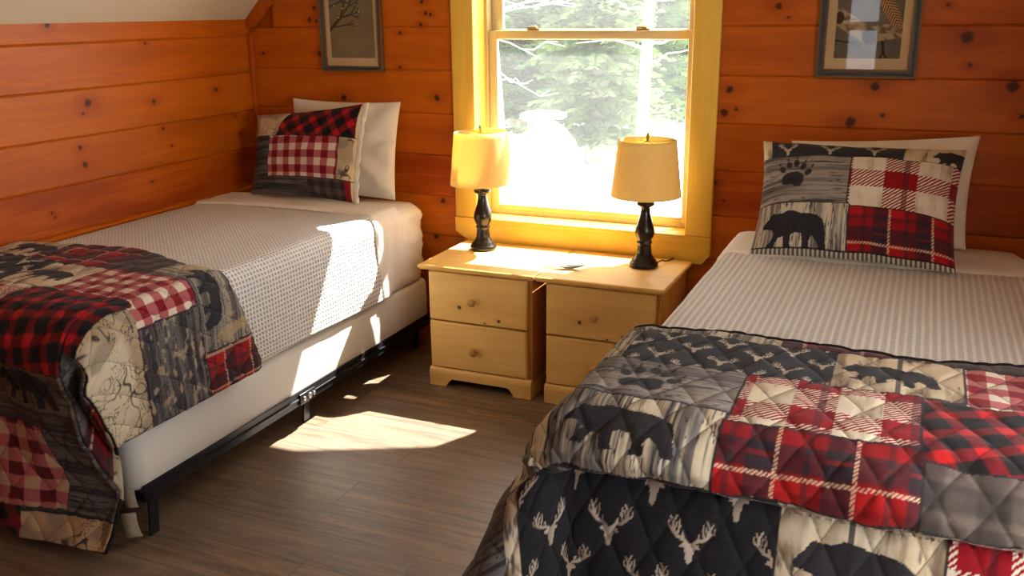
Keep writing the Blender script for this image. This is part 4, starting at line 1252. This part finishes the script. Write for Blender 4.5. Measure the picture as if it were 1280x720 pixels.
mb = MB(); mb.tube(thin(P2[:, -1], 4) + [tuple(p) for p in P3[-1, 1:]], .006, 6); mb.build('binding', M['black_bind'], q)
mb = MB(); mb.tube(thin(P1[i1:, -1], 3) + thin(P1[-1, ::-1], 4), .006, 6); mb.build('binding', M['black_bind'], q)
mb = MB(); mb.tube(thin(P2[-1], 3), .004, 6); mb.build('edge_piping', M['black_bind'], q)
# two white care tags below the corner
def care_tag(p, w, h, tw, bend):
    mb = MB(); vs = []; fs = []; n = 8
    for i in range(n + 1):
        t = i / n
        for s in (-1, 1):
            vs.append((p[0] + s * w * math.cos(tw) + bend * t * t, p[1] + s * w * math.sin(tw) - .4 * bend * t, p[2] - h * t))
    for i in range(n): fs.append((2 * i, 2 * i + 1, 2 * i + 3, 2 * i + 2))
    mb.add(vs, fs, True); o = mb.build('care_tag', M['tag'], q); so = o.modifiers.new('s', 'SOLIDIFY'); so.thickness = .001
care_tag((-2.272, 2.02, .205), .020, .065, .5, .016); care_tag((-2.262, 2.0, .125), .024, .075, .6, .03)

# ------------------------------------------------------------------ pillows
def pillow_sheets(BL, BR, TR, TL, front, back, nu, nv, edge=.035, seed=0, wr=.010, pw=2.6, fl=.0):
    u, v = np.meshgrid(np.linspace(0, 1, nu), np.linspace(0, 1, nv))
    a, b = 2 * u - 1, 2 * v - 1
    uu = .5 + (u - .5) * (1 - edge * (1 - b * b)); vv = .5 + (v - .5) * (1 - edge * (1 - a * a))
    BL, BR, TR, TL = [np.array(p, float) for p in (BL, BR, TR, TL)]
    P = ((1 - uu) * (1 - vv))[..., None] * BL + (uu * (1 - vv))[..., None] * BR + (uu * vv)[..., None] * TR + ((1 - uu) * vv)[..., None] * TL
    n = np.cross(BR - BL, TL - BL); n /= np.linalg.norm(n)          # faces the room
    f = np.clip((1 - np.abs(a) ** pw) * (1 - np.abs(b) ** pw), 0, 1) ** .62
    w = (fbm(u * 5, v * 4, seed, 3) - .5) * wr * 2 * np.clip(f * 3, 0, 1)
    rad = np.sin(np.arctan2(b, a) * 9 + 3 * fbm(u * 3, v * 3, seed + 2, 2)) * wr * .5 * sstep(.35, .9, np.hypot(a, b)) * np.clip(f * 4, 0, 1)
    F = P + n * (front * f + w + rad + .002)[..., None]; B = P - n * (back * f + .002)[..., None]
    return u, v, F, B
def pillow_object(name, corners, front, back, nu, nv, mat, colour, label, cat, group, seed, backmat_c=(200, 184, 150), **kw):
    u, v, F, B = pillow_sheets(*corners, front, back, nu, nv, seed=seed, **kw)
    cf = colour(u, v) if colour else None
    k = 0
    cb = np.tile(lin(backmat_c), (u.size, 1)) if colour else None
    ny, nx = u.shape
    i = np.arange(ny - 1)[:, None] * nx + np.arange(nx - 1)[None, :]
    q1 = np.stack([i, i + 1, i + nx + 1, i + nx], -1).reshape(-1, 4); q2 = q1[:, ::-1] + nx * ny
    per = np.concatenate([np.arange(nx), np.arange(1, ny) * nx + nx - 1, (ny - 1) * nx + np.arange(nx - 2, -1, -1), np.arange(ny - 2, 0, -1) * nx])
    nxt = np.roll(per, -1); q3 = np.stack([per, per + nx * ny, nxt + nx * ny, nxt], -1)
    o = raw_object(name, np.concatenate([F.reshape(-1, 3), B.reshape(-1, 3)]), np.concatenate([q1, q2, q3]), None, np.concatenate([cf, cb]) if colour else None, mat)
    tag(o, label, cat, group)
    return o, F, B

pillow_object('pillow', ((-2.99, 3.99, .79), (-2.385, 4.00, .79), (-2.385, 4.095, 1.268), (-3.03, 4.095, 1.27)), .055, .05, 90, 70, M['pillow'], None,
              'plain white pillow standing against the wall behind the gingham pillow', 'pillow', 'white sleeping pillows', 3, wr=.017, edge=.05)
o, F, B = pillow_object('pillow_sham', ((-3.115, 3.80, .81), (-2.49, 3.80, .805), (-2.505, 3.965, 1.27), (-3.165, 3.965, 1.19)), .075, .05, 240, 190, M['print'], colours_left_sham,
              'patchwork pillow sham with a red and white gingham centre and buffalo check top', 'pillow sham', 'patchwork pillow shams', 5, wr=.011, edge=.055)
# ruffled cream edge on its room side
mb = MB(); vs = []; fs = []
E = F[:, -1]; nE = len(E); nrm = np.array([0, -1, 0])
for i, p in enumerate(E):
    t = i / (nE - 1); wv = math.sin(t * 46) * .006
    for k in range(4):
        vs.append((p[0] - .004 + .026 * k / 3, p[1] - .004 + wv * k / 3, p[2] + .004 * math.sin(t * 31 + k)))
for i in range(nE - 1):
    for k in range(3): a = i * 4 + k; fs.append((a, a + 1, a + 5, a + 4))
mb.add(vs, fs, True); rf = mb.build('ruffle', M['sheet'], o); so = rf.modifiers.new('s', 'SOLIDIFY'); so.thickness = .003
rf['label'] = 'cream ruffled edge'

pillow_object('pillow', ((-.50, 3.90, .80), (.205, 3.87, .80), (.215, 4.05, 1.215), (-.49, 4.05, 1.165)), .06, .05, 90, 70, M['pillow'], None,
              'plain white pillow showing around the antler-print pillow', 'pillow', 'white sleeping pillows', 13, wr=.018, edge=.05)
o, F, B = pillow_object('pillow_sham', ((-.555, 3.545, .793), (.165, 3.525, .793), (.165, 3.845, 1.185), (-.575, 3.845, 1.185)), .115, .06, 260, 190, M['print'], colours_right_sham,
              'patchwork pillow sham with stag heads along the top and a bear paw print', 'pillow sham', 'patchwork pillow shams', 15, wr=.011, edge=.06)

# ================================================================== pictures
def picture(name, x0, x1, z0, z1, fw, mw, mwb, colour, label, group):
    r = thing('framed_picture', ((x0 + x1) / 2, YW, (z0 + z1) / 2), label, 'picture', group)
    yb = YW - .003
    prof = [(0, 0), (0, .020), (.004, .024), (.010, .024), (fw * .55, .016), (fw - .006, .018), (fw, .012), (fw, 0)]
    for part, (a, b), mat in (('frame', (0, len(prof)), M['frame_grey']),):
        mb = MB(); vs = []; fs = []
        for (cx, cz, sx_, sz_) in ((x0, z0, 1, 1), (x1, z0, -1, 1), (x1, z1, -1, -1), (x0, z1, 1, -1)):
            for d_, h in prof: vs.append((cx + sx_ * d_, yb - h, cz + sz_ * d_))
        n = len(prof)
        for c_ in range(4):
            for k in range(n): k2 = (k + 1) % n; c2_ = (c_ + 1) % 4; fs.append((c_ * n + k, c2_ * n + k, c2_ * n + k2, c_ * n + k2))
        fr = mb.add(vs, fs).build(part, mat, r)
    mb = MB()
    for (a, b, c_, d_) in ((x0 - .001, x1 + .001, z0 - .001, z0 + .005), (x0 - .001, x1 + .001, z1 - .005, z1 + .001), (x0 - .001, x0 + .005, z0, z1), (x1 - .005, x1 + .001, z0, z1)):
        mb.box(a, b, yb - .0255, yb - .0, c_, d_, .001)
    a, b, c_, d_ = x0 + fw - .006, x1 - fw + .006, z0 + fw - .006, z1 - fw + .006
    for bx in ((a, b, c_, c_ + .007), (a, b, d_ - .007, d_), (a, a + .007, c_, d_), (b - .007, b, c_, d_)): mb.box(bx[0], bx[1], yb - .0195, yb - .008, bx[2], bx[3], .001)
    mb.build('gilt_edge', M['gilt'], r)
    X0, X1, Z0, Z1 = x0 + fw - .002, x1 - fw + .002, z0 + fw - .002, z1 - fw + .002
    px0, px1, pz0, pz1 = X0 + mw, X1 - mw, Z0 + mwb, Z1 - mw
    mb = MB()
    for bx in ((X0, X1, Z0, pz0), (X0, X1, pz1, Z1), (X0, px0, pz0, pz1), (px1, X1, pz0, pz1)): mb.box(bx[0], bx[1], yb - .007, yb - .003, bx[2], bx[3])
    mb.build('mat', M['mat_board'], r)
    nu, nv = 150, 220
    u, v = np.meshgrid(np.linspace(0, 1, nu), np.linspace(0, 1, nv))
    P = np.stack([px0 - .002 + (px1 - px0 + .004) * u, np.full_like(u, yb - .0025), pz0 - .002 + (pz1 - pz0 + .004) * v], -1)
    o = grid_object('print', P, None, colour(u, v), M['paper'], r)
    so = o.modifiers.new('s', 'SOLIDIFY'); so.thickness = .001; so.offset = 1 if False else -1
    MB().box(X0, X1, yb - .0105, yb - .0085, Z0, Z1).build('glass', M['picture_glass'], r)
    return r
picture('p', -2.862, -2.502, 1.409, 2.02, .026, .026, .042, colours_bird_print, 'narrow framed print of a bird on budding branches, above the gingham pillow', 'framed nature prints')
picture('p', -.428, -.043, 1.420, 1.95, .032, .036, .046, colours_log_print, 'framed print of birds on a pale log, glass reflecting a window, above the antler-print pillow', 'framed nature prints')

# ================================================================== outdoors
GZ = -.78
def ground_h(x, y):
    return GZ + .012 * (y - 5) + (float(fbm(np.array(x * .35), np.array(y * .35), 120, 3)) - .5) * .5
nx, ny = 70, 70
gx = np.linspace(-40, 14, nx); gy = np.linspace(4.6, 60, ny); GX, GY = np.meshgrid(gx, gy)
GH = GZ + .012 * (GY - 5) + (fbm(GX * .35, GY * .35, 120, 3) - .5) * .5 * sstep(4.6, 7, GY)
P = np.stack([GX, GY, GH], -1)
g = grid_object('ground', P, None, None, M['snow']); tag(g, 'bright snow-covered yard outside the window', None, None, 'structure')

def conifer_meshes(H, seed, mat_n, spread):
    rnd = random.Random(seed)
    tr = MB(); tr.tube([(0.02 * math.sin(i), 0.02 * math.cos(i * 2), H * i / 8) for i in range(9)], [.16 * (1 - i / 8.5) * H / 9 + .01 for i in range(9)], 8)
    vs = []; fs = []
    z = H * .05
    while z < H * .98:
        t = z / H; L = spread * (1 - t) ** .6 * rnd.uniform(.8, 1.1) + .12
        for k in range(15):
            a = rnd.uniform(0, 2 * math.pi); l = L * rnd.uniform(.6, 1.15); dr = rnd.uniform(.05, .40)
            n = max(4, int(l / .085)); ca, sa = math.cos(a), math.sin(a)
            for i in range(n):
                s = (i + .5) / n; r = l * s; zz = z + .15 * r - dr * r * s * 1.4
                bx, by = r * ca, r * sa
                for sd in (-1, 1, rnd.choice((-1, 1))):
                    w = (.20 * l * (1.05 - s) + .11) * rnd.uniform(.5, 1.25); fa = rnd.uniform(.15, 1.0); dn = rnd.uniform(-.15, .55)
                    ox, oy = -sa * sd, ca * sd
                    d = (ox * (1 - fa * .5) + ca * fa, oy * (1 - fa * .5) + sa * fa, -dn)
                    tip = (bx + d[0] * w, by + d[1] * w, zz + d[2] * w)
                    hw = w * .17 + .010; j = rnd.uniform(-.5, .5) * w * .3
                    m = (bx + d[0] * w * .45, by + d[1] * w * .45, zz + d[2] * w * .45 + j * .4)
                    b = len(vs); vs += [(bx, by, zz), (m[0] + ca * hw, m[1] + sa * hw, m[2] + hw * .5), tip, (m[0] - ca * hw, m[1] - sa * hw, m[2] - hw * .5)]; fs.append((b, b + 1, b + 2, b + 3))
        z += rnd.uniform(.10, .18) * H / 9
    fo = MB(); fo.add(vs, fs, True)
    return tr, fo
def conifer(H, seed, mat, spread, label):
    r = thing('spruce_tree', (0, 0, 0), label, 'tree', 'evergreens beyond the snowy yard')
    tr, fo = conifer_meshes(H, seed, mat, spread)
    tr.build('trunk', M['bark'], r); fo.build('foliage', mat, r)
    return r
protoA = conifer(11, 3, M['needles'], 1.12, ''); protoB = conifer(10, 8, M['needles2'], 1.14, '')
spots = []
for ri, y in enumerate((14.8, 17.4, 20.0, 22.6, 25.2, 27.8, 30.4, 33.0)):
    x = -.47 * y - .6 + (ri % 2) * 1.3
    while x < -.225 * y + 1.0:
        spots.append((x, y + .25 * math.sin(x * 3), 'AB'[(ri + len(spots)) % 2], 1.0)); x += 2.72
used = {'A': protoA, 'B': protoB}; first = {'A': True, 'B': True}
for i, (x, y, k, s) in enumerate(spots):
    o = used[k] if first[k] else copy_tree(used[k]); first[k] = False
    o.location = (x, y, ground_h(x, y) - .1); o.scale = (s, s, s); o.rotation_euler = (0, 0, i * 1.9)
    o['label'] = 'hazy green evergreen in the tree line seen through the window'
# birch
r = thing('birch_tree', (-3.45, 12.2, ground_h(-3.45, 12.2)), 'slender white birch trunk behind the window pane, near its right jamb', 'tree')
bz = ground_h(-3.45, 12.2); bx, by = -3.45, 12.2
MB().tube([(bx + .035 * z, by, bz - .1 + z) for z in np.linspace(0, 9, 14)], [.085 - .006 * i for i in range(14)], 14).build('trunk', M['birch'], r)
mb = MB(); rnd = random.Random(5)
for k in range(16):
    z = rnd.uniform(1.6, 7.5); a = rnd.uniform(0, 6.28); l = rnd.uniform(.5, 1.1); p = Vector((bx + .035 * z, by, bz + z)); pts = [p]
    for s in range(4): p = p + Vector((math.cos(a + rnd.uniform(-.3, .3)) * l / 4, math.sin(a) * l / 4, rnd.uniform(-.05, .12))); pts.append(p)
    mb.tube(pts, [.02, .015, .011, .007, .004], 5)
mb.build('crown', M['twig'], r)
# bare pale shrub branches in front of the evergreens
r = thing('bare_sapling', (-5.05, 11.2, ground_h(-5.05, 11.2)), 'bare pale-branched sapling in front of the evergreens', 'tree')
mb = MB(); gz = ground_h(-5.05, 11.2)
mb.tube([(-5.05 + .04 * math.sin(z * 2), 11.2, gz - .1 + z) for z in np.linspace(0, 5.5, 12)], [.05 - .0035 * i for i in range(12)], 8); mb.build('trunk', M['bark'], r)
mb = MB()
for k in range(34):
    z = rnd.uniform(1.0, 4.6); a = rnd.choice((0, math.pi)) + rnd.uniform(-.7, .7); l = rnd.uniform(.6, 1.5); p = Vector((-5.05, 11.2, gz + z)); pts = [p]
    for s in range(5):
        p = p + Vector((math.cos(a) * l / 5, math.sin(a) * l / 5, rnd.uniform(-.08, .10))); pts.append(p)
        if s in (1, 3):
            a2 = a + rnd.uniform(-.8, .8); mb.tube([p, p + Vector((math.cos(a2) * .25, math.sin(a2) * .25, rnd.uniform(-.12, .1)))], [.004, .002], 4)
    mb.tube(pts, [.008, .007, .006, .005, .004, .002], 5)
mb.build('crown', M['twig'], r)
# snow mound and the round table behind it
mx, my = -3.62, 9.2; mz = ground_h(mx, my)
mb = MB(); prof = [(.85, -.3), (.72, 0), (.56, .30), (.46, .60), (.37, .86), (.27, 1.06), (.14, 1.19), (.03, 1.23)]
prof = [(r_, z_ * 1.14) for r_, z_ in prof]; mb.lathe(prof, (mx, my, mz), 40, True)
mb.v = [(x + .05 * math.sin(z * 3) + .0, y, z + .03 * math.sin(x * 5 + y * 3)) for x, y, z in mb.v]
o = mb.build('snow_mound', M['snow']); tag(o, 'tall rounded mound of snow in the yard below the evergreens', 'snow mound')
t = thing('round_table', (mx - .56, my + 1.35, ground_h(mx - .56, my + 1.35)), 'round pale tabletop standing just above the snow mound', 'table')
cx, cy, cz = t.location
MB().lathe([(.26, 1.13), (.28, 1.14), (.28, 1.175), (.22, 1.20), (.03, 1.21)], (cx, cy, cz), 40).build('table_top', M['twig'], t)
MB().lathe([(.16, -.1), (.16, .02), (.06, .06), (.05, 1.13)], (cx, cy, cz), 20).build('pedestal', M['bark'], t)
# bluish scrub poking through the snow
t = thing('low_shrub', (-3.27, 8.35, ground_h(-3.27, 8.35)), 'small bluish shrub poking through the snow near the window', 'shrub')
mb = MB()
for k in range(40):
    a = rnd.uniform(0, 6.28); e = rnd.uniform(.3, 1.3); l = rnd.uniform(.15, .38); p = Vector(t.location)
    mb.tube([p, p + Vector((math.cos(a) * math.cos(e) * l, math.sin(a) * math.cos(e) * l, math.sin(e) * l))], [.008, .003], 4)
mb.build('twigs', M['bark'], t)

# ================================================================== light
w = bpy.data.worlds.new('winter_sky'); SC.world = w; w.use_nodes = True
bg = w.node_tree.nodes['Background']; bg.inputs[0].default_value = (.90, .95, 1.0, 1); bg.inputs[1].default_value = SKY
sun = bpy.data.lights.new('sun', 'SUN'); sun.energy = SUN_E; sun.angle = .0095; sun.color = (1.0, .955, .88)
so = bpy.data.objects.new('sun', sun); COL.objects.link(so); so.rotation_euler = Vector(SUN_D).to_track_quat('-Z', 'Y').to_euler(); so.location = (3, 12, 12)
al = bpy.data.lights.new('added_fill_light', 'AREA'); al.shape = 'RECTANGLE'; al.size = FILL_WIN[3] - FILL_WIN[2] - .1; al.size_y = FILL_WIN[1] - FILL_WIN[0] - .1; al.energy = FILL; al.color = FILL_C  # added fill lamp behind the unseen side window, brightens the room
ao = bpy.data.objects.new('added_fill_light', al); COL.objects.link(ao); ao.location = (XR + .14, (FILL_WIN[0] + FILL_WIN[1]) / 2, (FILL_WIN[2] + FILL_WIN[3]) / 2); ao.rotation_euler = (0, math.radians(90), 0)

# ================================================================== camera
R = np.array([[0.917324, 0.398007, -0.010352], [-0.104484, 0.265739, 0.958366], [-0.384187, 0.878051, -0.285354]])
cam = bpy.data.cameras.new('camera'); cam.sensor_width = 36; cam.lens = 32.83; cam.clip_start = .05; cam.clip_end = 200
co = bpy.data.objects.new('camera', cam); COL.objects.link(co)
co.matrix_world = Matrix(((R[0][0], R[1][0], -R[2][0], 0), (R[0][1], R[1][1], -R[2][1], 0), (R[0][2], R[1][2], -R[2][2], 1.7), (0, 0, 0, 1)))
SC.camera = co
vs = SC.view_settings; vs.view_transform = 'Standard'; vs.look = 'None'; vs.gamma = 1; vs.use_curve_mapping = False; vs.exposure = EXPO
